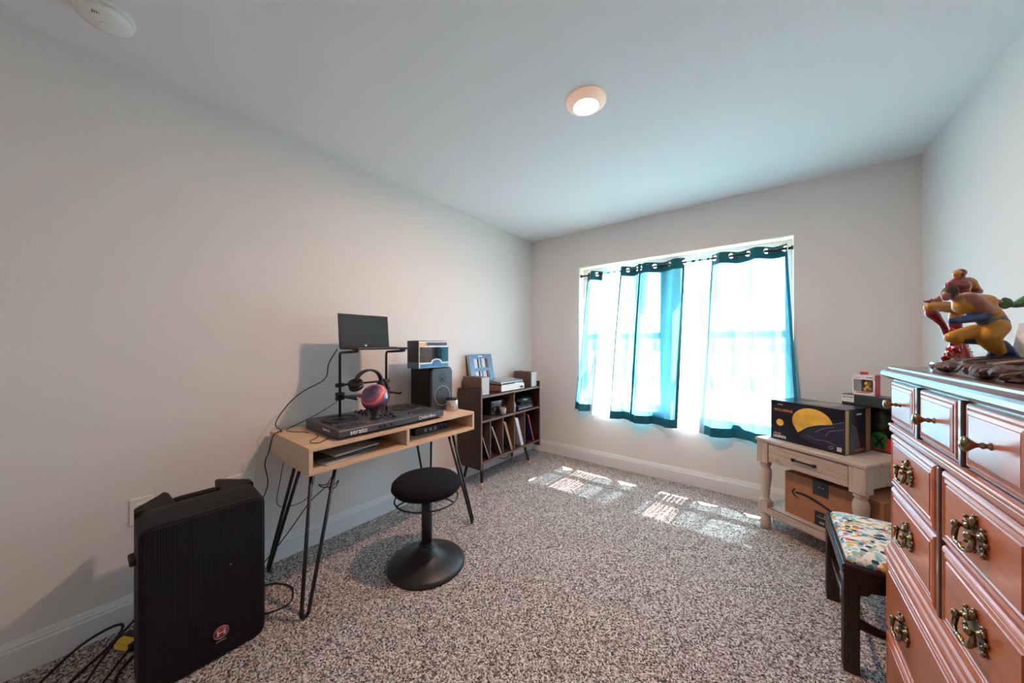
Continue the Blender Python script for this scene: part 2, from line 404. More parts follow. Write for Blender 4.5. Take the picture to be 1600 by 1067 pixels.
def curtain(label, x0, x1, xb0, xb1, nf, ph, zb, ztilt=0, A=.050, lh=True, rh=True, seed=1, wide=1.25, dy=0, fold=0):
    t = thing('window_curtain', label, 'curtain', (0, 0, 0), 0, 'blue grommet curtain panels')
    zt = ZR + .036; P = csurf(x0, x1, xb0, xb1, nf, A, ph, zt, zb, ztilt, 0, seed, dy); H = zt-zb; Wd = (x1-x0)*wide
    vh = .095/H; vb = 1-.075/H; su = .017/Wd
    uvm = lambda u, v: (u*Wd, v*H)
    uvh = lambda u, v: (nf*u + ph + .5, (v*H) - .036)
    ua, ub = (su if lh else 0), (1-su if rh else 1)
    if fold: grid(P, 'folded_edge', dense_fab, t, ua, fold, vh, vb, 20, 48, uvm); ua = fold
    grid(P, 'cloth', blue_fab, t, ua, ub, vh, vb, 90, 48, uvm)
    grid(P, 'header_band', head_fab, t, 0, 1, 0, vh, 110, 5, uvh)
    grid(P, 'bottom_hem', hem_fab, t, 0, 1, vb, 1, 90, 3, uvm)
    if lh: grid(P, 'side_hem', hem_fab, t, 0, su, vh, vb, 2, 48, uvm)
    if rh: grid(P, 'side_hem', hem_fab, t, 1-su, 1, vh, vb, 2, 48, uvm)
    k = math.ceil(ph + .001)
    while k < nf+ph:
        u = (k-ph)/nf; vv = .036/H
        p = P(u, vv); d = (P(min(1, u+.004), vv)-P(max(0, u-.004), vv)).normalized()
        zz = Vector((0, 0, 1))
        B().tube([p + .022*(math.cos(a)*d + math.sin(a)*zz) for a in [2*PI*i/20 for i in range(20)]], .0032, 6, closed=True).obj('grommet', silver, t)
        k += 1
    return t
def sheer(label, x0, x1, xb0, xb1, zb, ztilt=0, seed=3):
    t = thing('sheer_curtain', label, 'curtain', (0, 0, 0), 0, 'white crinkled sheer curtains')
    zt = ZR + .045; P = csurf(x0, x1, xb0, xb1, 7, .012, .3, zt, zb, ztilt, .004, seed, -.012); H = zt-zb
    uvm = lambda u, v: (u*(x1-x0)*1.6, v*H)
    grid(P, 'cloth', sheer_fab, t, 0, 1, .075/H, 1, 120, 50, uvm)
    P2 = lambda u, v: P(u, v) + Vector((0, -.004 if v < .02 else 0, .003*math.sin(u*70)))
    grid(P2, 'rod_pocket', sheer2, t, 0, 1, 0, .075/H, 120, 6, uvm)
    return t
sheer2 = fabric('gathered_white_voile', (.38, .62, .66), (.5, .7, .75), .22, .5, False)
curtain('blue curtain panel at the left end of the rod, beside the window\'s left side', -1.545, -1.355, -1.635, -1.435, 2.6, .35, .545, -.01, seed=1)
sheer('white crinkled sheer curtain between the two left blue panels', -1.360, -1.150, -1.445, -1.215, .515, 0, 3)
curtain('narrow blue curtain panel just right of the left white sheer', -1.150, -.955, -1.22, -1.0, 2.2, 1.45, .505, 0, seed=2)
curtain('blue curtain panel with a solid dark leading fold at the middle of the window', -.985, -.590, -1.055, -.64, 3.1, .9, .497, 0, seed=5, dy=-.014, fold=.26)
sheer('white crinkled sheer curtain just right of the window middle', -.590, -.385, -.655, -.435, .485, 0, 8)
curtain('widest blue curtain panel, at the right end above the console table', -.385, .11, -.46, .175, 4.3, .8, .475, 0, seed=9)
rod = thing('curtain_rod', 'black tension rod spanning the top of the window recess', 'curtain rod', (WX0, YR, ZR))
B().cyl((.012, 0, 0), (.95, 0, 0), .0085).obj('rod_tube', black_metal, rod)
B().cyl((.93, 0, 0), (WX1-WX0-.012, 0, 0), .0105).obj('rod_sleeve', black_metal, rod)
for x_ in (0.0, WX1-WX0-.014): B().cyl((x_, 0, 0), (x_+.014, 0, 0), .017).obj('rod_end_cap', black, rod)

# ================================================================== ceiling fittings
lamp = thing('ceiling_light', 'round white disk light glowing warm on the ceiling', 'ceiling light', (LX, LY, HC))
B().lathe([(.098, 0), (.098, -.006), (.092, -.010), (.064, -.030), (.060, -.030), (.060, -.012), (0, -.012)], n=64).obj('trim_ring', mat('lamp_trim_painted_glow', (.85, .72, .62), .5, emis=((1, .55, .35), .25)), lamp)  # trim's warm tint and faint emission stand in for lamplight falling on it
B().lathe([(.0595, -.013), (.0595, -.029), (.05, -.0325), (0, -.034)], n=48).obj('diffuser', mat('lamp_diffuser', (.9, .9, .9), .4, emis=((1, .84, .70), 22)), lamp)
sm = thing('smoke_detector', 'white round smoke detector on the ceiling near the left wall', 'smoke detector', (-1.905, .045, HC))
B().lathe([(.076, 0), (.076, -.010), (.073, -.013), (0, -.013)], n=48).obj('mounting_base', white_p, sm)
B().lathe([(.062, -.013), (.062, -.0165)], n=48).obj('vent_gap', black_matte, sm)
B().lathe([(.070, -.0165), (.070, -.030), (.064, -.038), (.045, -.041), (.03, -.046), (0, -.046)], n=48).obj('cover', white_p, sm)
B().lathe([(.012, -.044), (.012, -.049), (.010, -.05), (0, -.05)], n=24).obj('test_button', white_p, sm)
g_ = B()
for i in range(5):
    for j in range(4): g_.box((.02+i*.005, -.03+j*.005, -.0425), (.0235+i*.005, -.0275+j*.005, -.0405))
g_.obj('speaker_grille', dark_grey, sm)

# wall plates
def plate(name, label, y0, y1, zc, kind):
    t = thing(name, label, 'outlet', (XL, (y0+y1)/2, zc)); w_ = (y1-y0)/2
    B().box((0, -w_, -.0585), (.006, w_, .0585), .003).obj('cover_plate', white_p, t)
    n_ = 1 if w_ < .045 else 2
    for k in range(n_):
        yc = 0 if n_ == 1 else (-.023 if k == 0 else .023)*1.0
        for s in (-1, 1):
            rcp = B().box((.006, yc-.0165, s*.020-.014), (.0085, yc+.0165, s*.020+.014), .004).obj('receptacle', white_p, t)
            q = B()
            q.box((.0084, yc-.008, s*.02-.002), (.0088, yc-.006, s*.02+.007)).box((.0084, yc+.006, s*.02-.002), (.0088, yc+.008, s*.02+.007))
            q.obj('slots', black_matte, rcp)
    B().cyl((.006, 0, 0), (.0075, 0, 0), .003).obj('screw', silver, t)
    return t
plate('wall_outlet', 'white wall outlet plate low on the left wall, behind the big floor speaker', .121, .192, .490, 0)
plate('wall_outlet', 'wide white wall outlet plate between the floor speaker and the desk', .449, .566, .485, 1)
hk = thing('picture_hanger', 'tiny white picture hanger strip high on the left wall', 'hanger', (XL, 1.88, 2.074))
B().box((0, -.022, -.006), (.003, .022, .006), .001, M=Matrix.Rotation(-.15, 4, 'X')).obj('strip', white_p, hk)
B().cyl((.002, .015, -.004), (.010, .015, -.003), .002).obj('nail', silver, hk)

# ================================================================== desk
oak = wood('light_oak', (.50, .33, .20), (.62, .43, .27), (.72, .53, .36), (22, 1.6, 22), .5, distort=4)
oak_s = wood('light_oak_end', (.50, .36, .25), (.62, .47, .33), (.72, .57, .42), (7, 10, 9), .5, distort=9)
DX0, DX1, DY0, DY1, DZ0, DZ1 = -2.19, -1.67, .632, 1.715, .622, .750
desk = thing('desk', 'light oak cubby desk on black hairpin legs by the left wall', 'desk', (-1.93, 1.17, 0)); L = desk.location
def rel(p, o=None): return tuple(Vector(p)-L)
def DB(): return B()
def dbox(name, a, b, m, par=desk, bev=.0015):
    return B().box(rel(a), rel(b), bev).obj(name, m, par)
dbox('desktop', (DX0, DY0, DZ1-.018), (DX1, DY1, DZ1), oak)
dbox('bottom_board', (DX0, DY0, DZ0), (DX1, DY1, DZ0+.018), oak)
dbox('side_panel', (DX0, DY0, DZ0+.018), (DX1, DY0+.018, DZ1-.018), oak_s)
dbox('side_panel', (DX0, DY1-.018, DZ0+.018), (DX1, DY1, DZ1-.018), oak_s)
dbox('divider', (DX0, 1.155, DZ0+.018), (DX1, 1.173, DZ1-.018), oak_s)
dbox('back_panel', (DX0, DY0+.018, DZ0+.018), (DX0+.006, DY1-.018, DZ1-.018), oak)
def hairpin(t0, t1, foot, w=.016):
    t0, t1, foot = Vector(t0), Vector(t1), Vector(foot); d = (t1-t0); d.z = 0; d.normalize()
    r = .0085; f0, f1 = foot - d*w, foot + d*w; pts = [t0]
    for k in range(9):
        a = PI*k/8; pts.append(foot + Vector((0, 0, r+w)) - d*w*math.cos(a) - Vector((0, 0, w))*math.sin(a))
    pts.append(t1)
    lg = B().tube([rel(p) for p in pts], r, 10).obj('hairpin_leg', black_metal, desk)
    c = (t0+t1)/2
    q = Matrix.Translation(rel((c.x, c.y, DZ0-.002))) @ Matrix.Rotation(math.atan2(d.y, d.x), 4, 'Z')
    B().box((-(t1-t0).length/2-.015, -.02, -.002), ((t1-t0).length/2+.015, .02, .002), M=q).obj('mount_plate', black_metal, lg)
hairpin((-1.705, .655, .62), (-1.715, .770, .62), (-1.645, .607, 0))
hairpin((-2.05, .72, .62), (-1.93, .70, .62), (-2.135, .61, 0))
hairpin((-1.70, 1.50, .62), (-1.75, 1.575, .62), (-1.612, 1.635, 0))
hairpin((-2.08, 1.50, .62), (-2.03, 1.62, .62), (-2.13, 1.67, 0))

# things in the desk cubbies
def simple(name, label, cat, builder, m, loc=(0, 0, 0), rz=0, group=None):
    o = builder.obj(name, m); o.location = loc; o.rotation_euler = (0, 0, rz); return tag(o, label, cat, group)
paper_m = mat('grey_paper', (.38, .38, .37), .7); 
zc = DZ0+.019
simple('magazine', 'grey magazine lying flat in the left desk cubby', 'magazine', B().box((-.11, -.14, 0), (.11, .14, .006), .001), paper_m, (-1.83, .835, zc+.0005), .2)
simple('folder', 'dark folder stacked on the grey magazine in the left desk cubby', 'folder', B().box((-.12, -.15, 0), (.12, .15, .012), .002), mat('dark_folder', (.06, .065, .07), .5), (-1.86, .86, zc+.0075), -.1)
simple('notebook', 'silver-edged notebook on top of the dark folder in the desk cubby', 'notebook', B().box((-.10, -.13, 0), (.10, .13, .010), .002), paper_m, (-1.84, .89, zc+.021), .12)
dk = thing('power_strip', 'black power strip with pale plug at the back of the left desk cubby', 'power strip', (-1.95, 1.06, zc))
B().box((-.03, -.08, 0), (.03, .08, .03), .005).obj('housing', black, dk)
B().box((-.012, -.05, .03), (.012, -.02, .052), .004).obj('plug', white_p, dk)
ad = thing('audio_interface', 'black box with small pale switches in the right desk cubby', 'audio device', (-1.88, 1.44, zc))
B().box((-.09, -.14, 0), (.09, .14, .045), .004).obj('housing', black, ad)
for y_ in (-.06, -.02, .02): B().box((.09, y_-.01, .014), (.093, y_+.01, .034), .001).obj('switch', grey, ad)
for y_ in (.07, .10): B().cyl((.09, y_, .02), (.105, y_, .02), .008).obj('knob', black_gloss, ad)
cb = [(-1.80+.03*math.cos(a*.9)*(1+a*.02), 1.23+.025*math.sin(a*.9), zc+.004+.0025*a) for a in range(22)]
simple('coiled_cable', 'grey cable coiled beside the divider in the right desk cubby', 'cable', B().tube(smooth_path(cb, 3), .003, 6), grey)

# ---- DJ controller
ctrl_m = mat('charcoal_metal_top', (.055, .062, .072), .42, spec=.5, bump=.05, bscale=500)
ctl = thing('dj_controller', 'dark grey two-deck DJ controller lying on the desk', 'DJ controller', (-1.89, 1.11, .75)); L2 = ctl.location
prof = [(-.20, .010), (-.19, .002), (.165, .002), (.205, .016), (.203, .044), (.198, .050), (-.195, .056), (-.20, .05)]
B().prism(prof, -.335, .335, 'xz', .002).obj('body', ctrl_m, ctl)
ztop = .053
def jog(y):
    j = B().lathe([(.100, -.004), (.100, .004), (.095, .008), (.086, .009), (.084, .006), (.05, .006), (.048, .0075), (0, .0075)], (-.045, y, ztop), 48).obj('jog_wheel', black, ctl)
    B().lathe([(.03, .0075), (.03, .0085), (0, .0085)], (-.045, y, ztop), 32).obj('jog_display', black_gloss, j)
jog(-.215); jog(.215)
for s in (-1, 1):
    for i in range(4):
        for j in range(2):
            B().box((.105+j*.026, s*.215-.052+i*.027, ztop-.001), (.126+j*.026, s*.215-.030+i*.027, ztop+.003), .002).obj('performance_pad', dark_grey, ctl)
    B().box((-.10, s*.305-.004, ztop-.001), (.06, s*.305+.004, ztop+.001)).obj('tempo_slot', black_matte, ctl)
    B().box((-.03, s*.305-.010, ztop), (-.015, s*.305+.010, ztop+.012), .002).obj('tempo_fader', black, ctl)
    for j in range(2): B().cyl((.118+j*.03, s*.215-.082, ztop-.001), (.118+j*.03, s*.215-.082, ztop+.004), .011).obj('cue_button', black, ctl)
for i, y_ in enumerate((-.072, -.036, 0, .036, .072)):
    for j in range(4):
        B().lathe([(.010, 0), (.009, .004), (.0065, .005), (.006, .016), (0, .017)], (-.15+j*.042, y_, ztop), 14).obj('mixer_knob', black, ctl)
for y_ in (-.036, 0, .036):
    f_ = B().box((.03, y_-.003, ztop-.001), (.11, y_+.003, ztop+.001)).obj('channel_slot', black_matte, ctl)
    B().box((.065, y_-.010, ztop+.001), (.080, y_+.010, ztop+.015), .003).obj('fader_cap', black, f_)
B().box((.14, -.05, ztop-.001), (.148, .05, ztop+.001)).obj('crossfader_slot', black_matte, ctl)
B().box((.134, .0, ztop), (.154, .016, ztop+.014), .003).obj('crossfader', black, ctl)
for y_ in (-.115, -.085, -.045): B().cyl((.200, y_, .030), (.216, y_, .030), .0075).obj('headphone_knob', black, ctl)
B().box((.15, .115, ztop-.001), (.157, .135, ztop+.002), .001).obj('lit_button', mat('pale_button', (.8, .8, .75), .3), ctl)
text('lettering', 'serato', .036, (.2055, -.235, .031), (PI/2, 0, PI/2), print_w, ctl, bold=.0004)
text('lettering', 'rekordbox', .024, (.2055, .215, .032), (PI/2, 0, PI/2), print_w, ctl, bold=.0003)
B().tube([(.2045, .152+.009*math.cos(a), .032+.009*math.sin(a)) for a in [i*PI/8 for i in range(16)]], .0015, 6, closed=True).obj('ring_mark', print_w, ctl)
text('lettering', 'Pioneer DJ', .018, (.06, -.3355, .034), R_Y, print_w, ctl)

# ---- laptop stand
st = thing('laptop_stand', 'black two-tier metal laptop stand rising from the DJ controller', 'stand', (-1.97, 1.065, .80)); 
for y_ in (-.155, .140):
    B().tube([(0, y_, .004), (0, y_, .36), (.002, y_, .375), (.012, y_, .385), (.19, y_, .392)], .0075, 8).obj('upright', black_metal, st)
    B().box((-.02, y_-.016, -.0), (.03, y_+.016, .012), .004).obj('foot', black, st)
    B().box((.165, y_-.012, .388), (.197, y_+.012, .402), .003).obj('stop_hook', black, st)
    for z_ in (.118, .142, .195):
        B().cyl((0, y_-.022, z_), (0, y_+.022, z_), .012, n=16).obj('clamp_knob', black, st)
B().cyl((0, -.155, .195), (0, .140, .195), .006).obj('cross_bar', black_metal, st)
B().box((-.01, -.145, .120), (.078, .13, .130), .003).obj('tray', black_metal, st)
for y_ in (-.145, .13): B().tube([(0, y_, .128), (.17, y_, .128), (.185, y_, .138)], .006, 8).obj('tray_arm', black_metal, st)
# ---- laptop
lap = thing('laptop', 'open black laptop with a blank dark screen on the stand', 'laptop', (-1.965, 1.065, 1.2005))
B().box((0, -.16, .001), (.205, .16, .014), .004).obj('base', black, lap)
kb = B().box((.02, -.145, .014), (.115, .145, .0145)).obj('keyboard', dark_grey, lap)
k_ = B()
for i in range(5):
    for j in range(14): k_.box((.024+i*.0185, -.142+j*.0205, .0145), (.040+i*.0185, -.124+j*.0205, .0165), .001, 1)
k_.obj('keys', black, kb)
B().box((.125, -.05, .014), (.19, .05, .0146)).obj('touchpad', dark_grey, lap)
Ml = Matrix.Translation((0, 0, .010)) @ Matrix.Rotation(-.10, 4, 'Y')
ld = B().box((-.006, -.16, 0), (0, .16, .205), .002, M=Ml).obj('lid', black, lap)
B().box((0, -.151, .028), (.0008, .151, .198), M=Ml).obj('screen', mat('dark_screen', (.035, .045, .048), .18), ld)
B().box((0, -.006, .010), (.0010, .006, .021), M=Ml).obj('maker_badge', print_w, ld)

# ---- headphones on the tray
hp = thing('headphones', 'black over-ear headphones resting on the lower tier of the stand', 'headphones', (-1.912, 1.055, .939), .1)
for s, tl_ in ((-1, .45), (1, 1.25)):
    Mx = Matrix.Translation((.0, s*.082, .044 if s < 0 else .030)) @ Matrix.Rotation(-s*tl_, 4, 'X') @ Matrix.Rotation(.25, 4, 'Y')
    bb = B().lathe([(0, -.012), (.030, -.011), (.040, -.004), (.041, .008), (.036, .018), (0, .02)], n=28); bmesh.ops.transform(bb.bm, matrix=Mx, verts=bb.bm.verts); cup = bb.obj('ear_cup', black, hp)
    bb = B().lathe([(.024, .018), (.038, .019), (.042, .027), (.038, .036), (.026, .037), (.022, .028)], n=28); bmesh.ops.transform(bb.bm, matrix=Mx, verts=bb.bm.verts); bb.obj('ear_pad', black_matte, cup)
band = [(.0, .085*math.cos(a)*1.0, .062+.075*math.sin(a)) for a in [PI*i/20 for i in range(21)]]
R = []
for i, p in enumerate(band):
    a = PI*i/20; n_ = Vector((0, math.cos(a), math.sin(a))); c_ = Vector(p)
    R.append([c_ + Vector((w_, 0, 0)) + n_*h_ for w_, h_ in ((-.015, -.005), (.015, -.005), (.017, 0), (.015, .006), (-.015, .006), (-.017, 0))])
B().rings(R, smooth=False).obj('headband', black, hp)

# ---- glass ball
gm, nt, b = newmat('red_violet_swirl_glass'); N = nt.nodes
tc = N.new('ShaderNodeTexCoord'); wv = N.new('ShaderNodeTexWave'); wv.inputs['Scale'].default_value = 2.6; wv.inputs['Distortion'].default_value = 4; wv.inputs['Detail'].default_value = 3
mp = N.new('ShaderNodeMapping'); mp.inputs['Rotation'].default_value = (.5, .4, .9); link(nt, tc.outputs['Object'], mp.inputs[0]); 
wv.inputs['Detail Scale'].default_value = 1.2
mp.inputs['Scale'].default_value = (1.6, 1.6, 1.6)
link(nt, mp.outputs[0], wv.inputs['Vector'])
r = N.new('ShaderNodeValToRGB'); e = r.color_ramp.elements; e[0].color = (.03, .025, .04, 1); e[1].color = (.80, .20, .12, 1)
for p_, c_ in ((.4, (.10, .05, .12)), (.68, (.20, .08, .20)), (.9, (.42, .04, .10))):
    x = e.new(p_); x.color = (*c_, 1)
link(nt, wv.outputs['Fac'], r.inputs['Fac']); link(nt, r.outputs['Color'], b.inputs['Base Color'])
b.inputs['Roughness'].default_value = .06; b.inputs['Coat Weight'].default_value = 1; b.inputs['Coat Roughness'].default_value = .02
bl = thing('glass_ball', 'glossy red and violet swirled glass ball in front of the laptop stand', 'glass ball', (-1.80, 1.032, .8045))
B().ball((0, 0, .119), .078, 48).obj('ball', gm, bl)
B().lathe([(.028, 0), (.028, .006), (.018, .012), (.016, .03), (.026, .048)], n=24).obj('ring_base', black, bl)

# ---- monitor speaker
sp_side = mat('speaker_black_vinyl', (.006, .006, .007), .65, spec=.3)
sp_face = mat('speaker_charcoal_face', (.05, .055, .062), .38)
mon = thing('studio_monitor', 'black studio monitor speaker at the right end of the desk', 'speaker', (-2.02, 1.615, .75))
B().box((-.125, -.098, .0), (.095, .098, .312), .004).obj('cabinet', sp_side, mon)
B().prism([(-.098, .012), (-.088, 0), (.088, 0), (.098, .012), (.098, .285), (.080, .312), (-.080, .312), (-.098, .285)], .095, .122, 'yz', .006).obj('front_baffle', sp_face, mon)
wf = B().lathe([(.074, 0), (.074, .006), (.068, .008), (.066, .004)], (.119, 0, .105), 40, (1, 0, 0)).obj('woofer_ring', mat('satin_grey_ring', (.22, .25, .28), .3), mon)
B().lathe([(.066, .006), (.056, .009), (.05, .002), (.022, -.006), (.020, -.004), (.012, .004), (0, .007)], (.119, 0, .105), 40, (1, 0, 0)).obj('woofer_cone', dark_grey, mon)
B().lathe([(.036, .002), (.030, .001), (.016, -.004)], (.122, 0, .235), 32, (1, 0, 0)).obj('tweeter_horn', black, mon)
B().lathe([(.016, -.004), (.014, .003), (0, .007)], (.121, 0, .235), 24, (1, 0, 0)).obj('tweeter_dome', black_gloss, mon)
B().box((.122, .055, .012), (.1235, .08, .022)).obj('badge', silver, mon)

# ---- candle jar
jar = thing('candle_jar', 'silver bark-textured candle jar with a black lid on the desk corner', 'candle', (-1.835, 1.652, .75))
jm, nt, b = newmat('silver_bark_glass'); N = nt.nodes
tc = N.new('ShaderNodeTexCoord'); mp = N.new('ShaderNodeMapping'); mp.inputs['Scale'].default_value = (160, 160, 35); link(nt, tc.outputs['Object'], mp.inputs[0])
nz = N.new('ShaderNodeTexNoise'); nz.inputs['Scale'].default_value = 1; nz.inputs['Detail'].default_value = 3; link(nt, mp.outputs[0], nz.inputs['Vector'])
r = N.new('ShaderNodeValToRGB'); e = r.color_ramp.elements; e[0].position = .36; e[0].color = (.26, .25, .24, 1); e[1].position = .58; e[1].color = (.62, .60, .56, 1)
link(nt, nz.outputs['Fac'], r.inputs['Fac']); link(nt, r.outputs['Color'], b.inputs['Base Color']); b.inputs['Metallic'].default_value = .3; b.inputs['Roughness'].default_value = .35
B().lathe([(.040, 0), (.043, .003), (.043, .075), (.040, .078), (.040, .080)], n=40).obj('jar', jm, jar)
B().lathe([(.044, .078), (.0445, .080), (.0445, .089), (.042, .092), (0, .092)], n=40).obj('lid', black_gloss, jar)

# ---- collectible window box on the monitor
pb = thing('collectible_window_box', 'white and blue window box with a small grey toy inside, on the studio monitor', 'toy box', (-1.955, 1.535, 1.0625))
bw, bd, bh = .135, .065, .195
wcard = mat('white_card', (.78, .78, .80), .5); bcard = mat('blue_print', (.04, .22, .50), .45, var=.4, vscale=40); tcard = mat('teal_print', (.05, .16, .22), .45)
ncard = mat('navy_print', (.03, .04, .12), .45)
q = B()
q.box((-bd, -bw, 0), (bd, bw, .004)).box((-bd, -bw, bh-.004), (bd, bw, bh)).box((-bd, -bw, 0), (-bd+.002, bw, .05)).box((-bd, -bw, bh-.04), (-bd+.002, bw, bh))
q.box((bd-.003, -bw, 0), (bd, bw, .042)).box((bd-.003, -bw, bh-.045), (bd, bw, bh)).box((bd-.003, -bw, .04), (bd, -bw+.006, bh-.04)).box((bd-.003, bw-.006, .04), (bd, bw, bh-.04))
q.prism([(.02+.05*math.cos(a), .040+.028*math.sin(a)) for a in [PI*i/12 for i in range(13)]], bd-.003, bd, 'yz')
q.box((-bd, bw-.002, 0), (bd, bw, bh))
q.obj('carton', wcard, pb)
q = B().box((-bd, -bw-.0005, 0), (bd, -bw+.0015, .045)).box((-bd, -bw-.0005, .045), (-bd+.010, -bw+.0015, bh-.04)).box((bd-.006, -bw-.0005, .045), (bd, -bw+.0015, bh-.04)).obj('side_print', tcard, pb)
B().box((-bd, -bw-.0006, bh-.040), (bd, -bw+.0015, bh)).obj('side_header', ncard, pb)
B().box((bd, -bw+.012, .006), (bd+.0006, bw-.006, .032)).prism([(.02+.040*math.cos(a), .031+.030*math.sin(a)) for a in [PI*i/12 for i in range(13)]], bd, bd+.0006, 'yz').obj('blue_strip', bcard, pb)
B().box((bd, -.075, bh-.034), (bd+.0006, bw-.018, bh-.012)).obj('title_strip', ncard, pb)
text('lettering', 'POP!', .034, (bd+.0012, -.100, bh-.028), R_X, mat('orange_print', (.85, .45, .08), .5), pb, bold=.001)
B().box((-bd+.02, -.045, .01), (-bd+.05, .095, bh-.04), .01).obj('scenic_backdrop', mat('misty_blue_print', (.22, .38, .58), .5, var=.5, vscale=25), pb)
tg = mat('toy_grey', (.33, .28, .29), .5, var=.5, vscale=60)
toy = B().ball((.01, -.070, .135), .030, 20, sc=(.9, 1.05, .9)).cyl((.01, -.070, .05), (.01, -.070, .11), .020, .014, 16).ball((.03, -.055, .08), .009).ball((.0, -.092, .08), .009).cyl((.0, -.08, .006), (.0, -.08, .055), .009).cyl((.02, -.06, .006), (.02, -.06, .055), .009).obj('toy_inside', tg, pb)
cf, nt, b = newmat('clear_film'); nt.nodes.remove(b)
tr = nt.nodes.new('ShaderNodeBsdfTransparent'); gl = nt.nodes.new('ShaderNodeBsdfGlossy'); gl.inputs['Roughness'].default_value = .05
fr_ = nt.nodes.new('ShaderNodeFresnel'); fr_.inputs[0].default_value = 1.6
ms = nt.nodes.new('ShaderNodeMixShader'); link(nt, fr_.outputs[0], ms.inputs[0]); link(nt, tr.outputs[0], ms.inputs[1]); link(nt, gl.outputs[0], ms.inputs[2]); link(nt, ms.outputs[0], nt.nodes['Material Output'].inputs['Surface'])
B().box((bd-.0022, -bw+.004, .035), (bd-.0018, bw-.004, bh-.035)).box((-bd+.008, -bw+.0002, .04), (bd-.004, -bw+.0008, bh-.035)).obj('window_film', cf, pb)

# ---- cables from the laptop and desk
def cable(label, pts, r=.003, k=8, cat='cable', m=cable_m, name='cable'):
    return simple(name, label, cat, B().tube(smooth_path(pts, k), r, 8), m)
cable('black laptop cable drooping from the stand over the desk edge to the floor', [(-1.97, .895, 1.205), (-2.02, .87, 1.12), (-2.05, .86, 1.03), (-2.10, .76, .96), (-2.14, .70, .89), (-2.13, .64, .80), (-2.12, .665, .756), (-2.10, .645, .757), (-2.08, .614, .745), (-2.10, .60, .66), (-2.16, .60, .58), (-2.19, .62, .45), (-2.18, .56, .30), (-2.14, .50, .08), (-2.10, .44, .006)], .0028)
cable('thin black cable running from the stand foot to the desk back corner', [(-1.985, .905, .90), (-2.05, .84, .84), (-2.10, .76, .79), (-2.12, .69, .758), (-2.05, .70, .755), (-2.0, .73, .755), (-1.96, .74, .755)], .002)
cable('small loop of black cable on the near edge of the desktop', [(-1.80, .785, .753), (-1.76, .74, .753), (-1.73, .70, .753), (-1.755, .675, .753), (-1.80, .69, .753), (-1.84, .735, .753), (-1.90, .76, .753)], .002)
cable('thin cable sagging below the back of the desk at left', [(-2.17, .70, .615), (-2.18, .68, .48), (-2.17, .66, .34), (-2.13, .72, .32), (-2.10, .80, .37), (-2.12, .86, .62)], .002)
kn = [(-1.95, .95, .62), (-2.0, .90, .50), (-2.03, .865, .42), (-2.03, .82, .43), (-2.03, .85, .405), (-2.03, .90, .40), (-2.03, .93, .42), (-2.03, .91, .385), (-2.03, .875, .385), (-2.03, .89, .42), (-2.03, .85, .40), (-2.05, .78, .34), (-2.08, .70, .22), (-2.10, .60, .10), (-2.12, .50, .008)]
cable('black cable tied in a loose knot beneath the desk', kn, .003)
cable('black cable looping on the carpet right of the floor speaker', [(-2.05, .52, .005), (-2.0, .60, .005), (-1.90, .64, .005), (-1.80, .60, .005), (-1.80, .53, .005), (-1.85, .47, .005), (-1.95, .44, .005)], .0035)
cable('thick black cable looping against the baseboard left of the floor speaker', [(-1.90, -.18, .006), (-2.02, -.12, .02), (-2.13, -.02, .045), (-2.17, .06, .05), (-2.165, .10, .04), (-2.12, .07, .012), (-2.02, -.02, .006), (-1.90, -.10, .006)], .005)
cable('black cable tangle running behind the floor speaker from the left', [(-1.75, -.12, .006), (-1.88, -.02, .02), (-1.98, .04, .05), (-2.05, .11, .09), (-2.10, .20, .12), (-2.12, .30, .02)], .0045)
cable('second black cable of the tangle behind the floor speaker', [(-1.70, -.04, .007), (-1.85, .02, .012), (-1.96, .09, .03), (-2.05, .16, .04), (-2.1, .26, .01)], .0045)
cable('black cable lying nearest the camera beside the floor speaker', [(-1.58, -.02, .006), (-1.70, .0, .006), (-1.80, .05, .006), (-1.92, .08, .006), (-2.0, .14, .006)], .0045)
ya = thing('power_adapter', 'black power adapter with a yellow label behind the floor speaker', 'power adapter', (-2.05, .115, .012), .5)
B().box((-.05, -.03, 0), (.05, .03, .03), .004).obj('brick', black, ya)
B().box((-.035, -.031, .0302), (.035, .0, .0308)).box((-.035, -.0308, .004), (.035, -.0302, .028)).obj('yellow_label', mat('yellow_label', (.85, .55, .05), .5), ya)

# ================================================================== floor PA speaker
pa_m = mat('pa_speaker_black', (.006, .006, .0065), .6, spec=.3, bump=.25, bscale=350)
gr_m, nt, b = newmat('perforated_grille'); N = nt.nodes
b.inputs['Base Color'].default_value = (.004, .004, .0045, 1); b.inputs['Roughness'].default_value = .6; b.inputs['Specular IOR Level'].default_value = .25
tc = N.new('ShaderNodeTexCoord'); v = N.new('ShaderNodeTexVoronoi'); v.inputs['Scale'].default_value = 170; v.inputs['Randomness'].default_value = 0; link(nt, tc.outputs['Object'], v.inputs['Vector'])
bp = N.new('ShaderNodeBump'); bp.inputs['Strength'].default_value = .8; bp.inputs['Distance'].default_value = .004; link(nt, v.outputs['Distance'], bp.inputs['Height']); link(nt, bp.outputs['Normal'], b.inputs['Normal'])
pa = thing('floor_speaker', 'large black loudspeaker with a red H badge standing on the carpet', 'loudspeaker', (-1.70, .293, 0))
def rrect(y0, y1, z0, z1, x, r, n=5):
    pts = []
    for cy_, cz_, a0 in ((y1-r, z1-r, 0), (y0+r, z1-r, PI/2), (y0+r, z0+r, PI), (y1-r, z0+r, 1.5*PI)):
        for i in range(n+1):
            a = a0 + PI/2*i/n; pts.append(Vector((x, cy_+r*math.cos(a), cz_+r*math.sin(a))))
    return pts
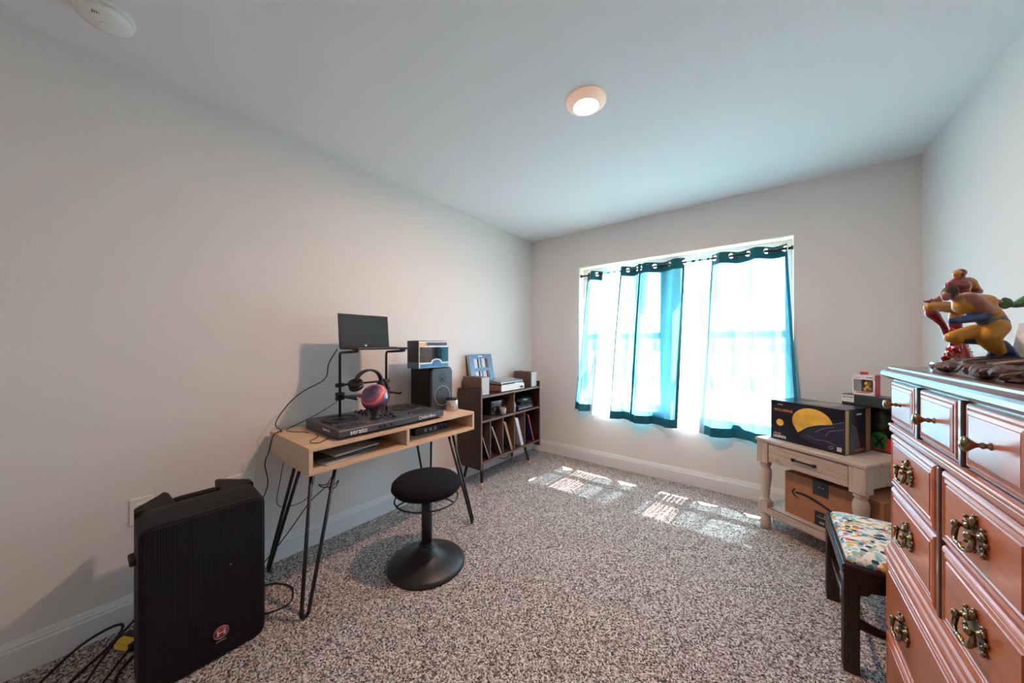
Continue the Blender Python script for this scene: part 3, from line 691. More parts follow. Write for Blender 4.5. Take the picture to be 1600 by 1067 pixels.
# cabinet: plan narrows to the back, top has a handle notch
ringsP = []
for x, hw, zt in ((-.004, .179, .590), (-.012, .181, .595), (-.12, .183, .603), (-.165, .180, .606)):
    ringsP.append(rrect(-hw, hw, .004, zt, x, .035))
B().rings(ringsP, smooth=True).obj('cabinet', pa_m, pa)
q = B()
def horn(s):
    R = []
    for x, ya_, yb_, zt in ((-.160, .070, .180, .606), (-.205, .072, .178, .608), (-.285, .075, .110, .610), (-.33, .078, .095, .604)):
        a, c = (ya_, yb_) if s > 0 else (-yb_, -ya_)
        R.append(rrect(a, c, .004, zt, x, .006))
    q.rings(R)
horn(1); horn(-1)
q.rings([rrect(-.08, .08, .004, .560, x, .01) for x in (-.16, -.24, -.31)], smooth=True)
q.obj('rear_housing', pa_m, pa)
B().tube([(-.235, -.085, .585), (-.235, -.05, .589), (-.235, .05, .589), (-.235, .085, .585)], .013, 12).obj('handle', pa_m, pa)
R = [rrect(-.175+i, .175-i, .012+i, .586-i, x, .03) for x, i in ((-.003, 0), (0, .0), (.004, .006))]
gp = B().rings(R, smooth=False).obj('grille', gr_m, pa)
B().tube([(.0065, .035+.0232*math.cos(a), .105+.0232*math.sin(a)) for a in [i*PI/18 for i in range(36)]], .0012, 6, closed=True).obj('badge_ring', silver, pa)
bm_ = B().lathe([(.0225, .003), (.0225, .0070), (0, .0070)], (.0, .035, .105), 40, (1, 0, 0)).obj('badge', mat('badge_red', (.30, .02, .02), .35), pa)
q = B()
for y_ in (.025, .045): q.box((.007, y_-.0025, .094), (.0085, y_+.0025, .116)).box((.007, y_-.0045, .094), (.0085, y_+.0045, .0965)).box((.007, y_-.0045, .1135), (.0085, y_+.0045, .116))
q.box((.007, .027, .1035), (.0085, .043, .1065)).obj('badge_letter', mat('badge_letter_grey', (.55, .5, .5), .4), pa)
B().box((.004, .020, .070), (.0052, .050, .0735)).obj('name_strip', mat('dim_print', (.25, .25, .25), .5), pa)
B().ball((.0045, .065, .355), .0015, 8).obj('status_light', mat('status_light', (.7, .9, 1), .4), pa)
B().box((-.13, -.198, .455), (-.05, -.176, .475), .006).obj('side_grip', pa_m, pa)

# ================================================================== stool
stl = thing('wobble_stool', 'black round wobble stool with a domed weighted base', 'stool', (-1.517, 1.178, 0), .3)
B().lathe([(.206, 0), (.210, .006), (.208, .018), (.195, .028), (.14, .046), (.10, .062), (.066, .084), (.050, .098), (.046, .104), (.046, .112), (0, .112)], n=72).obj('base', mat('stool_base_black', (.014, .014, .016), .42, bump=.15, bscale=250), stl)
B().cyl((0, 0, .10), (0, 0, .40), .029, .029, 32).obj('column', black, stl)
B().lathe([(.036, .10), (.040, .118), (.031, .125)], n=32).obj('column_collar', black, stl)
st_m = mat('stool_black_fabric', (.010, .010, .012), .95, spec=.15, sheen=0, bump=.4, bscale=900)
B().lathe([(0, .405), (.14, .408), (.175, .420), (.190, .440), (.187, .462), (.168, .480), (.12, .493), (.06, .499), (0, .500)], n=72).obj('seat', st_m, stl)
B().lathe([(.03, .375), (.06, .398), (.12, .405), (.12, .409)], n=40).obj('seat_plate', black, stl)
rg = B().tube([(.172*math.cos(a), .172*math.sin(a), .372) for a in [2*PI*i/64 for i in range(64)]], .0045, 8, closed=True).obj('lift_ring', black_metal, stl)
for a in (0, 2.09, 4.19): B().tube([(.04*math.cos(a), .04*math.sin(a), .395), (.13*math.cos(a), .13*math.sin(a), .385), (.172*math.cos(a), .172*math.sin(a), .373)], .004, 6).obj('ring_strut', black_metal, rg)

# ================================================================== record shelf
wal = wood('dark_walnut', (.016, .006, .004), (.032, .012, .008), (.060, .023, .014), (30, 30, 2.0), .42, distort=2, nscale=1.2)
wal_h = wood('dark_walnut_shelf', (.024, .010, .007), (.050, .021, .014), (.085, .038, .026), (30, 2, 30), .4, distort=2)
edge_m = mat('walnut_edge_band', (.14, .08, .058), .5)
SX0, SX1, SY0, SY1 = -2.195, -1.915, 2.045, 2.965
shf = thing('record_shelf', 'dark walnut record shelf on black peg legs in the corner', 'shelf', (SX1, (SY0+SY1)/2, 0)); L = shf.location
def sbox(name, a, b, m=wal, bev=.001, par=shf): return B().box(rel(a), rel(b), bev).obj(name, m, par)
sbox('side_panel', (SX0, SY0, .165), (SX1, SY0+.018, .845))
sbox('side_panel', (SX0, SY1-.018, .165), (SX1, SY1, .845))
tp = [sbox('top_board', (SX0, SY0+.018, .772), (SX1-.006, SY1-.018, .790), wal_h), sbox('middle_board', (SX0, SY0+.018, .560), (SX1-.006, SY1-.018, .578), wal_h), sbox('bottom_board', (SX0, SY0+.018, .206), (SX1-.006, SY1-.018, .228), wal_h)]
for zz, p_ in zip((.781, .569, .217), tp): sbox('edge_band', (SX1-.006, SY0+.018, zz-.009), (SX1-.004, SY1-.018, zz+.009), edge_m, 0, p_)
for y_ in (SY0, SY1-.018): sbox('front_edge', (SX1, y_, .165), (SX1+.002, y_+.018, .845), edge_m, 0, shf)
sbox('back_panel', (SX0, SY0+.14, .228), (SX0+.006, SY1-.018, .772), mat('back_panel_dark', (.03, .018, .014), .6), 0)
sbox('cubby_divider', (SX0+.006, 2.512, .578), (SX1-.006, 2.524, .772), edge_m)
DV = (2.175, 2.348, 2.521, 2.694)
for y_ in DV: sbox('record_divider', (SX0+.006, y_, .228), (SX1-.008, y_+.009, .560), edge_m)
tip_m = mat('copper_tip', (.62, .36, .22), .35, metal=.4)
for (x_, y_, dx, dy_) in ((SX1-.06, SY0+.075, .045, -.05), (SX1-.06, SY1-.21, .05, .03), (SX0+.06, SY0+.075, -.02, -.05), (SX0+.06, SY1-.21, -.02, .03)):
    a = Vector((x_, y_, .206)); b_ = Vector((x_+dx, y_+dy_, 0)); c_ = a + (b_-a)*.78
    lg = B().cyl(rel(a), rel(c_), .015, .0115, 20).obj('peg_leg', black_metal, shf)
    B().cyl(rel(c_), rel(b_), .0115, .0095, 20).obj('leg_tip', tip_m, lg)
# bookshelf speakers
sw = wood('speaker_walnut', (.08, .038, .024), (.12, .062, .040), (.17, .09, .06), (30, 2, 30), .5, distort=2)
def bspk(label, y0, y1, x1):
    t = thing('bookshelf_speaker', label, 'speaker', ((x1-2.18)/2, (y0+y1)/2, .790)); hw = (y1-y0)/2; hx = (x1+2.18)/2
    B().box((-hx, -hw, 0), (hx-.012, hw, .155), .002).obj('wood_cabinet', sw, t)
    B().box((hx-.012, -hw+.001, .001), (hx, hw-.001, .154), .003).obj('fabric_grille', mat('pale_grille_cloth', (.55, .54, .56), .9, bump=.3, bscale=900), t)
bspk('small walnut speaker with pale grille at the left end of the record shelf', 2.092, 2.188, -1.945)
bspk('small walnut speaker with pale grille at the right end of the record shelf', 2.848, 2.944, -1.945)
# turntable
tt = thing('turntable', 'small turntable with pale wood plinth and smoky lid on the record shelf', 'turntable', (-2.045, 2.515, .790))
B().box((-.125, -.178, .006), (.108, .178, .058), .003).obj('plinth', wood('turntable_brown', (.22, .10, .05), (.30, .15, .08), (.36, .2, .11), (20, 2, 20), .5), tt)
B().box((.108, -.178, .006), (.116, .178, .058), .002).obj('front_panel', mat('pale_front', (.72, .66, .60), .5), tt)
for y_ in (-.14, .14):
    for x_ in (-.09, .09): B().cyl((x_, y_, 0), (x_, y_, .007), .014).obj('foot', black, tt)
for y_ in (.118, .140): B().cyl((.116, y_, .026), (.124, y_, .026), .009).obj('knob', black, tt)
B().lathe([(.10, .058), (.10, .066), (0, .066)], (-.01, -.02, 0), 48).obj('platter', black_matte, tt)
lidm = mat('smoky_clear_lid', (.42, .44, .46), .15, trans=.35)
B().prism([(-.120, .070), (.100, .070), (.106, .074), (.106, .088), (.09, .094), (-.02, .104), (-.120, .104)], -.170, .170, 'xz', .003).obj('dust_cover', lidm, tt)
B().box((.1065, -.150, .066), (.110, .03, .078)).obj('dark_slot', black_matte, tt)
B().box((.1065, -.165, .0585), (.1085, .165, .066)).obj('white_trim', white_p, tt)
# album box set leaning on the wall behind
al = thing('album_box_set', 'blue box set with four cut-out windows leaning on the wall above the turntable', 'album', (-2.105, 2.312, .790))
Ma = Matrix.Translation((0, 0, 0)) @ Matrix.Rotation(-.20, 4, 'Y')
acv, nt, b = newmat('blue_sleeve'); N = nt.nodes; tc = N.new('ShaderNodeTexCoord'); sx_ = N.new('ShaderNodeSeparateXYZ'); link(nt, tc.outputs['Object'], sx_.inputs[0])
r = N.new('ShaderNodeValToRGB'); mr = N.new('ShaderNodeMapRange'); mr.inputs[1].default_value = 0; mr.inputs[2].default_value = .36; link(nt, sx_.outputs[2], mr.inputs[0]); link(nt, mr.outputs[0], r.inputs['Fac'])
r.color_ramp.elements[0].color = (.10, .28, .40, 1); r.color_ramp.elements[1].color = (.02, .07, .16, 1); link(nt, r.outputs['Color'], b.inputs['Base Color']); b.inputs['Roughness'].default_value = .35
B().box((-.026, -.155, 0), (-.0065, .155, .350), .001, M=Ma).obj('inner_sleeves', mat('cream_pages', (.62, .56, .50), .7), al)
cv = B(); ys = (-.157, -.105, -.020, .020, .105, .157); 
win_z = ((.115, .195), (.225, .315))
cv.box((-.004, -.157, 0), (.0, .157, .115), 0, M=Ma).box((-.004, -.157, .195), (0, .157, .225), 0, M=Ma).box((-.004, -.157, .315), (0, .157, .354), 0, M=Ma)
for z0, z1 in win_z:
    for ya_, yb_ in ((-.157, -.095), (-.012, .012), (.095, .157)): cv.box((-.004, ya_, z0), (0, yb_, z1), 0, M=Ma)
cv.box((-.030, -.157, 0), (-.026, .157, .354), 0, M=Ma)
cv.obj('sleeve_cover', acv, al)
pm1 = mat('pale_lilac_print', (.62, .60, .72), .5, var=.3, vscale=60); pm2 = mat('rust_print', (.30, .12, .06), .5)
for z0, z1 in win_z:
    for ya_ in (-.095, .012):
        B().box((-.006, ya_, z0), (-.0045, ya_+.045, z1), M=Ma).obj('window_picture', pm1, al)
        B().box((-.006, ya_+.045, z0), (-.0045, ya_+.068, z1), M=Ma).obj('window_picture', black_matte, al)
        B().box((-.006, ya_+.068, z0), (-.0045, ya_+.083, z1), M=Ma).obj('window_picture', print_w if ya_ < 0 else pm2, al)
q = B()
for y_ in (-.02, 0, .02): q.box((0, y_-.006, .330), (.0005, y_+.006, .340), M=Ma)
q.obj('title_print', print_w, al)
# records
def record(label, y0, mface, medge, lean, thick=.006, zt=.300, grp='records leaning in the lower compartments', dx=0):
    """y0 = foot of the sleeve on the bottom board, leaning towards -y"""
    t = thing('vinyl_record', label, 'record', (-1.93+dx, y0, .2285), 0, grp)
    Mq = Matrix.Rotation(lean, 4, 'X')
    off = thick*math.sin(lean)
    B().box((-.255, -thick, off), (-.0015, -.0008, zt+off), 0, M=Mq).obj('sleeve', mface, t)
    B().box((-.0015, -thick, off), (0, 0, zt+off), 0, M=Mq).box((-.255, -thick, zt+off), (0, 0, zt+off+.001), 0, M=Mq).obj('sleeve_edge', medge, t)
    return t
def art(name, cols, sc=14):
    m, nt, b = newmat(name); N = nt.nodes; tc = N.new('ShaderNodeTexCoord'); n_ = N.new('ShaderNodeTexNoise'); n_.inputs['Scale'].default_value = sc; n_.inputs['Detail'].default_value = 1.5
    link(nt, tc.outputs['Object'], n_.inputs['Vector']); r = N.new('ShaderNodeValToRGB'); r.color_ramp.interpolation = 'EASE'; e = r.color_ramp.elements
    e[0].position = .34; e[0].color = (*cols[0], 1); e[1].position = .66; e[1].color = (*cols[-1], 1)
    for i, c_ in enumerate(cols[1:-1]): x = e.new(.34+.32*(i+1)/(len(cols)-1)); x.color = (*c_, 1)
    link(nt, n_.outputs['Fac'], r.inputs['Fac']); link(nt, r.outputs['Color'], b.inputs['Base Color']); b.inputs['Roughness'].default_value = .4; return m
we = mat('white_card_edge', (.72, .72, .72), .6); oe = mat('orange_card_edge', (.60, .33, .16), .6); re_ = mat('red_card_edge', (.62, .09, .09), .5); be = mat('black_card_edge', (.02, .02, .02), .6)
LN = .40
record('single record with a thin white edge leaning in the first compartment of the shelf', 2.172, mat('black_sleeve', (.02, .02, .025), .4), we, LN, .004, .28)
record('record with a brown painted cover leaning in the second compartment', 2.343, art('brown_painting', ((.03, .03, .04), (.20, .08, .05), (.35, .20, .12), (.10, .06, .05)), 9), mat('grey_card_edge', (.35, .33, .32), .6), LN+.04, .012)
record('dark record behind the teal one, with an orange edge', 2.512, be, oe, LN-.02, .006)
record('record with a teal and violet cover in the third compartment', 2.499, art('teal_painting', ((.02, .05, .07), (.03, .12, .15), (.16, .15, .25)), 7), oe, LN-.02, .012)
for i, (y_, nm) in enumerate(((2.688, 'rightmost of the three white-edged records in the fourth compartment'), (2.673, 'middle one of the three white-edged records in the fourth compartment'), (2.659, 'leftmost of the three white-edged records, its pale cover showing'))):
    record(nm, y_, mat('pale_sleeve', (.45, .45, .47), .5), we, LN-.06, .011)
record('record with a bright red edge leaning in the fifth compartment', 2.872, mat('dark_navy_sleeve', (.012, .02, .06), .35), re_, LN-.06, .009)
record('navy record leaning against the red-edged one in the fifth compartment', 2.860, art('navy_cover', ((.01, .02, .06), (.02, .05, .16)), 5), be, LN-.06, .006)
# things in the upper cubbies
am = thing('stereo_receiver', 'black stereo receiver box in the left cubby of the record shelf', 'receiver', (-2.08, 2.36, .578))
B().box((-.08, -.09, .004), (.08, .13, .13), .003).obj('housing', black, am)
B().box((.08, -.085, .01), (.083, .125, .125), .001).obj('front_panel', black_gloss, am)
for y_ in (-.05, .09): B().cyl((.083, y_, .06), (.095, y_, .06), .014).obj('dial', black, am)
mg = thing('glass_mug', 'small clear glass mug at the front of the left shelf cubby', 'mug', (-1.965, 2.40, .578))
gcl = mat('mug_glass', (.75, .78, .8), .08, trans=.6)
B().lathe([(.026, 0), (.030, .004), (.033, .062), (.030, .062), (.027, .008), (0, .008)], n=28).obj('cup', gcl, mg)
B().tube([(0, .031+.016*math.sin(a), .032-.020*math.cos(a)) for a in [PI*i/8 for i in range(9)]], .004, 8).obj('handle', gcl, mg)
cs = thing('game_console', 'flat black console box in the right cubby of the record shelf', 'console', (-2.03, 2.74, .578))
B().box((-.10, -.13, .004), (.09, .12, .045), .004).obj('housing', black, cs); B().box((.09, -.12, .012), (.092, .11, .02)).obj('front_slot', grey, cs)
vs = thing('black_visor', 'glossy black rounded visor lying on the black console box', 'visor', (-2.0, 2.77, .623))
B().ball((0, 0, .042), .05, 28, sc=(1.3, 2.6, .82)).obj('shell', black_gloss, vs)
B().box((-.04, -.10, .0), (.05, .10, .02), .008).obj('cushion', black_matte, vs)
simple('glass_bottle', 'small clear bottle standing against the middle divider in the right cubby', 'bottle', B().lathe([(.018, 0), (.020, .004), (.020, .08), (.008, .10), (.008, .13), (.010, .135), (0, .135)], n=24), gcl, (-1.955, 2.552, .578))
simple('small_box', 'small dark blue box beside the clear bottle in the right cubby', 'box', B().box((-.02, -.022, 0), (.02, .022, .05), .002), mat('deep_blue_card', (.02, .03, .16), .5), (-1.985, 2.598, .578))
cable('pale cable drooping below the bottom board of the record shelf', [(-2.02, 2.35, .204), (-1.98, 2.40, .16), (-1.97, 2.47, .155), (-1.97, 2.52, .19), (-2.0, 2.55, .204)], .004)

# ================================================================== console side table (turned towards the room)
pine = wood('whitewashed_pine', (.36, .275, .21), (.48, .38, .305), (.60, .50, .42), (2.2, 26, 26), .6, distort=2.5, wear=(.34, .26, .21))
pine_v = wood('whitewashed_pine_turned', (.42, .325, .25), (.52, .42, .34), (.60, .50, .42), (22, 22, 3), .6, distort=2)
TA = -math.radians(35)
TL, TD, TH_ = .578, .485, .607
tb = thing('console_table', 'whitewashed pine console table with turned legs set across the corner', 'table', (-.072, 2.797, 0), TA)
B().box((0, 0, TH_-.024), (TL, TD, TH_), .006).obj('tabletop', pine, tb)
B().box((.03, .035, TH_-.150), (TL-.03, TD-.03, TH_-.024)).obj('apron', pine, tb)
for x_ in (.008, TL-.078):
    for y_ in (.008, TD-.078):
        lg = B().box((x_, y_, TH_-.165), (x_+.07, y_+.07, TH_-.024), .002).box((x_+.005, y_+.005, .115), (x_+.065, y_+.065, .185), .002)
        lg.lathe([(.024, .0), (.030, .015), (.031, .05), (.024, .085), (.020, .098), (.028, .108), (.028, .116)], (x_+.035, y_+.035, 0), 28)
        lg.lathe([(.028, .184), (.030, .192), (.022, .200), (.021, .215), (.026, .28), (.033, .35), (.034, .375), (.030, .40), (.022, .413), (.030, .422), (.031, .432), (.022, .44), (.024, .443)], (x_+.035, y_+.035, 0), 28)
        lg.obj('leg', pine_v, tb)
B().box((.02, .02, .125), (TL-.02, TD-.02, .150), .002).obj('lower_shelf', pine, tb)
B().box((.073, .012, .108), (TL-.073, .035, .150), .002).obj('shelf_rail', pine, tb)
dr = B().box((.082, .012, TH_-.148), (TL-.082, .036, TH_-.030), .002).obj('drawer_front', pine, tb)
hd = B().tube([(.235, .0, TH_-.085), (.29, -.006, TH_-.085), (.345, .0, TH_-.085)], .0055, 10)
for x_ in (.235, .345): hd.cyl((x_, .013, TH_-.085), (x_, -.003, TH_-.085), .007, .008).ball((x_, -.002, TH_-.085), .0105, 14)
hd.obj('handle', mat('dark_iron', (.02, .02, .022), .45, metal=.6), dr)
def onT(s, t, z=TH_):
    return (tb.location.x + s*math.cos(TA) - t*math.sin(TA), tb.location.y + s*math.sin(TA) + t*math.cos(TA), z)
# black collectible carton
bx = thing('helmet_carton', 'long black collectible carton with yellow dome artwork on the console table', 'box', onT(.060, .068), TA+.03)
bl_c = mat('black_gloss_card', (.010, .011, .020), .22)
B().box((0, 0, 0), (.388, .245, .256), .001).obj('carton', bl_c, bx)
yl = mat('yellow_artwork', (.78, .46, .06), .3, var=.25, vscale=12); nv = mat('navy_artwork', (.022, .022, .05), .3); lnm = mat('pale_line_print', (.34, .34, .40), .5)
ytop = [(.245+.105*math.cos(a), .150+.085*math.sin(a)) for a in [PI*i/18 for i in range(19)]]
dome = [(.352, .170), (.352, .185)] 
pts = [(.352, .175)]
pts = [(.248+.104*math.cos(a), .148+.088*math.sin(a)) for a in [.15+PI*1.05*i/20 for i in range(21)]] + [(.175, .075), (.200, .095), (.225, .118), (.262, .138), (.31, .150)]
pts = [(p[0]-.018, p[1]) for p in pts]
B().prism(pts, -.0006, .0002, 'xz').obj('yellow_dome_artwork', yl, bx)
B().prism([(.165, .055), (.192, .092), (.235, .128), (.30, .150), (.387, .185), (.387, .03), (.30, .02), (.22, .03)], -.0004, .0002, 'xz').obj('navy_artwork', nv, bx)
q = B()
for L_ in ([(.17, .085), (.215, .122), (.27, .145), (.34, .168), (.386, .188)], [(.25, .10), (.29, .13), (.34, .148)], [(.30, .085), (.32, .12), (.386, .145)], [(.21, .07), (.25, .055), (.30, .06), (.35, .045)]):
    q.tube([(x_, -.0008, z_) for x_, z_ in [tuple(p)[::2] for p in smooth_path([(a_, 0, c_) for a_, c_ in L_], 4)]], .0009, 5)
q.obj('line_artwork', lnm, bx)
ob = mat('orange_print', (.55, .20, .08), .5); rd = mat('dark_red_print', (.16, .02, .02), .5)
text('lettering', 'WOLVERINE', .024, (.074, -.0006, .196), R_Y, ob, bx, sx=.82, bold=.0003)
text('lettering', 'MARVEL', .0085, (.058, -.0006, .232), R_Y, print_w, bx)
text('lettering', 'MARVEL', .012, (.040, -.0006, .042), R_Y, mat('red_print', (.6, .25, .22), .5), bx, bold=.0004)
text('lettering', 'LEGENDS', .0235, (.052, -.0006, .022), R_Y, print_w, bx, sx=.78, bold=.0007)
B().tube([(.325+.010*math.cos(a), -.0006, .028+.008*math.sin(a)) for a in [i*PI/8 for i in range(16)]], .0012, 5, closed=True).box((.352, -.0008, .016), (.374, 0, .040)).obj('corner_marks', mat('grey_print', (.55, .55, .55), .5), bx)
B().lathe([(.0, .0), (.022, .0), (.022, .0006)], (.055, 0, .115), 24, (0, -1, 0)).obj('round_artwork', yl, bx)
B().box((.388, .004, .004), (.3885, .035, .252)).obj('side_yellow_artwork', mat('tan_artwork', (.50, .33, .12), .35), bx)
B().prism([(.035, .004), (.15, .004), (.11, .15), (.05, .18)], .388, .3886, 'yz').obj('side_grey_artwork', mat('slate_artwork', (.05, .055, .08), .3), bx)
B().box((.388, .195, .004), (.3885, .241, .252)).obj('side_brown_artwork', mat('brown_artwork', (.26, .12, .06), .35), bx)
text('lettering', 'WOLVERINE', .018, (.3890, .135, .022), R_X, ob, bx, sx=.9)
text('lettering', 'LEGENDS', .014, (.3890, .130, .225), R_X, print_w, bx, sx=.8)
B().box((.14, .05, .256), (.30, .20, .2565)).obj('top_artwork', mat('dim_top_artwork', (.20, .18, .12), .25), bx)
# green window carton behind
gx = thing('figure_carton', 'dark green window carton with a red lower label behind the black carton', 'box', onT(.285, .362), TA)
gcard = mat('dark_green_card', (.035, .05, .045), .3); 
B().box((0, 0, 0), (.26, .004, .045)).box((0, 0, .255), (.26, .115, .315)).box((0, .110, 0), (.26, .115, .315)).box((0, 0, 0), (.26, .115, .004)).box((0, 0, 0), (.012, .115, .315)).box((.248, 0, 0), (.26, .115, .315)).obj('carton', gcard, gx)
B().box((.0, -.001, .01), (.225, .0, .085)).obj('red_label', mat('red_card', (.50, .03, .03), .4), gx)
B().prism([(.145, .02), (.205, .02), (.21, .10), (.175, .115), (.14, .10)], -.0018, -.001, 'xz').obj('green_label', mat('green_card', (.02, .15, .04), .4, var=.6, vscale=50), gx)
q = B(); q.prism([(.155, .035), (.165, .03), (.176, .055), (.188, .03), (.197, .036), (.184, .062), (.197, .09), (.188, .092), (.176, .07), (.165, .092), (.156, .088), (.168, .062)], -.0026, -.0018, 'xz')
q.obj('black_cross_mark', black_matte, gx)
B().box((.012, .001, .045), (.248, .002, .255)).obj('window_film', cf, gx)
B().ball((.16, .055, .17), .045, 24, sc=(1, .7, 1.3)).cyl((.16, .055, .02), (.16, .055, .12), .03, .04).ball((.12, .05, .13), .025).obj('toy_inside', mat('green_toy', (.05, .16, .07), .35, var=.5, vscale=30), gx)
B().box((.0, -.0015, .268), (.060, 0, .312)).obj('price_sticker', print_w, gx)
text('lettering', '$19.99', .018, (.032, -.0018, .298), R_Y, black_matte, gx)
# white-red ornament box
ob_ = thing('ornament_box', 'small white and red hanging-tab box on top of the green carton', 'box', onT(.325, .385, TH_+.316), TA)
B().box((0, 0, 0), (.105, .005, .022)).box((0, 0, .095), (.105, .05, .125)).box((0, .045, 0), (.105, .05, .125)).box((0, 0, 0), (.105, .05, .003)).box((0, 0, 0), (.006, .05, .125)).box((.097, 0, 0), (.105, .004, .125)).obj('carton', wcard, ob_)
rc = mat('red_side_card', (.55, .03, .04), .4)
B().box((.105, -.0002, 0), (.1055, .05, .125)).obj('red_side', rc, ob_)
B().box((.036, .002, .125), (.074, .004, .142), .001).obj('hang_tab', rc, ob_)
B().box((.018, -.0006, .014), (.085, 0, .020)).obj('red_stripe', rc, ob_)
B().box((.006, .006, .022), (.040, .044, .095)).obj('grey_inner_card', grey, ob_)
B().ball((.062, .022, .070), .016, 16, mi=0).ball((.066, .022, .048), .014, 16).cyl((.055, .02, .024), (.05, .02, .045), .008).cyl((.078, .02, .024), (.072, .02, .045), .008).obj('ornament_inside', mat('yellow_black_ornament', (.50, .34, .08), .4, var=.9, vscale=70), ob_)
B().box((.066, -.0006, .106), (.092, 0, .110)).box((.012, -.0006, .104), (.040, 0, .106)).obj('dark_print', dark_grey, ob_)
# shipping box on the lower shelf
am_ = thing('shipping_box', 'brown cardboard shipping box with a curved arrow on the table shelf', 'box', onT(.135, .085, .1502), TA)
cb_ = mat('brown_cardboard', (.36, .155, .075), .8, var=.08, vscale=20); tp_ = mat('dark_tape', (.018, .022, .027), .4); ink = mat('black_ink', (.012, .012, .014), .7)
B().box((0, 0, 0), (.47, .315, .262), .002).obj('carton', cb_, am_)
B().box((.155, -.0006, .178), (.235, 0, .262)).box((.155, 0, .2622), (.235, .315, .2628)).obj('tape', tp_, am_)
B().box((.165, -.0006, .0), (.245, 0, .085)).obj('tape', tp_, am_)
ar = smooth_path([(.062, -.0005, .146), (.10, -.0005, .150), (.15, -.0005, .144), (.21, -.0005, .126), (.27, -.0005, .100)], 6)
R = []
for i, p in enumerate(ar):
    w_ = .003+.006*math.sin(PI*min(1, .15+i/len(ar)*.6)); R.append((p, w_))
up_ = [(p.x, p.z+w_) for p, w_ in R]; dn_ = [(p.x, p.z-w_) for p, w_ in R]
B().prism(up_ + dn_[::-1], -.0008, .0002, 'xz').prism([(.060, .172), (.050, .165), (.040, .150), (.040, .135), (.052, .122), (.082, .112), (.086, .116), (.062, .128), (.052, .140), (.052, .150), (.060, .164)], -.0008, .0002, 'xz').obj('arrow_mark', ink, am_)
tpm = mat('tape_print', (.35, .36, .38), .5)
for x_ in (.185, .203): B().box((x_, -.0010, .225), (x_+.008, -.0006, .233)).obj('tape_dot', tpm, am_)
q = B(); q.box((.175, -.001, .050), (.235, -.0006, .054)).box((.19, -.001, .015), (.215, -.0006, .028)).box((.19, -.001, .062), (.196, -.0006, .068)).box((.21, -.001, .062), (.216, -.0006, .068))
q.obj('tape_print', tpm, am_)
cable('black cord lying on the floor behind the console table', [(.03, 3.08, .005), (.10, 3.16, .005), (.25, 3.18, .005), (.40, 3.16, .005)], .005)

# ================================================================== bench
mah = wood('dark_mahogany', (.008, .003, .0025), (.016, .006, .004), (.032, .011, .008), (24, 24, 2.5), .33, coat=.2, distort=2)
bn = thing('upholstered_bench', 'dark mahogany stool with a floral upholstered seat beside the dresser', 'bench', (.225, 1.755, 0))
BW, BL, BH = .47, .49, .405
for x_ in (0, BW-.045):
    for y_ in (0, BL-.045):
        lg = B().box((x_, y_, 0), (x_+.045, y_+.045, BH-.06), .003)
        for i in range(3): lg.box((x_-.0015, y_+.008+i*.012, .02), (x_+.002, y_+.013+i*.012, BH-.07), .001).box((x_+.008+i*.012, y_-.0015, .02), (x_+.013+i*.012, y_+.002, BH-.07), .001)
        lg.obj('leg', mah, bn)
q = B()
for a_, b_ in (((0, 0), (BW, .022)), ((0, BL-.022), (BW, BL)), ((0, .022), (.022, BL-.022)), ((BW-.022, .022), (BW, BL-.022))): q.box((*a_, BH-.065), (*b_, BH), .003)
for a_, b_ in (((-.003, -.003), (BW+.003, .0)), ((-.004, 0), (0.0, BL))): q.box((*a_, BH-.014), (*b_, BH-.004), .001).box((*a_, BH-.030), (*b_, BH-.024), .001)
q.obj('seat_rail', mah, bn)
for sx2 in (0, 1):
    for sy2 in (0, 1):
        cx2, cy2 = (.045 if sx2 == 0 else BW-.045), (.011 if sy2 == 0 else BL-.011)
        d_ = 1 if sx2 == 0 else -1
        B().prism([(cx2, BH-.065), (cx2+d_*.075, BH-.065), (cx2+d_*.06, BH-.080), (cx2+d_*.03, BH-.085), (cx2+d_*.02, BH-.10), (cx2, BH-.105)], cy2-.006, cy2+.006, 'xz').obj('corner_bracket', mah, bn)
for y_ in (.0225, BL-.0225):
    R = smooth_path([(.04, y_, .185), (.12, y_, .175), (BW/2, y_, .21), (BW-.12, y_, .175), (BW-.04, y_, .185)], 6)
    B().tube(R, .014, 10, rad=[.013+.006*math.cos(PI*2*i/(len(R)-1)) for i in range(len(R))]).obj('stretcher', mah, bn)
B().tube([(BW/2, .022, .205), (BW/2, BL-.022, .205)], .013, 10).obj('cross_stretcher', mah, bn)
B().tube([(.0225, .04, .20), (.0225, BL-.04, .20)], .009, 10).obj('stretcher', mah, bn)
# floral cushion
fm, nt, b = newmat('floral_upholstery'); N = nt.nodes; tc = N.new('ShaderNodeTexCoord')
def noise(sc, off=(0, 0, 0), det=2, dist_=0):
    mp = N.new('ShaderNodeMapping'); mp.inputs['Location'].default_value = off; link(nt, tc.outputs['Object'], mp.inputs[0])
    n_ = N.new('ShaderNodeTexNoise'); n_.inputs['Scale'].default_value = sc; n_.inputs['Detail'].default_value = det; n_.inputs['Distortion'].default_value = dist_; link(nt, mp.outputs[0], n_.inputs['Vector']); return n_.outputs['Fac']
def step(s, a, c):
    r = N.new('ShaderNodeMapRange'); link(nt, s, r.inputs[0]); r.inputs[1].default_value = a; r.inputs[2].default_value = c; return r.outputs[0]
cluster = step(noise(6, (3.1, 1.2, 0)), .44, .47)
vo = N.new('ShaderNodeTexVoronoi'); vo.inputs['Scale'].default_value = 52; link(nt, tc.outputs['Object'], vo.inputs['Vector'])
se = N.new('ShaderNodeSeparateColor'); link(nt, vo.outputs['Color'], se.inputs[0])
rp = N.new('ShaderNodeValToRGB'); rp.color_ramp.interpolation = 'CONSTANT'; e = rp.color_ramp.elements
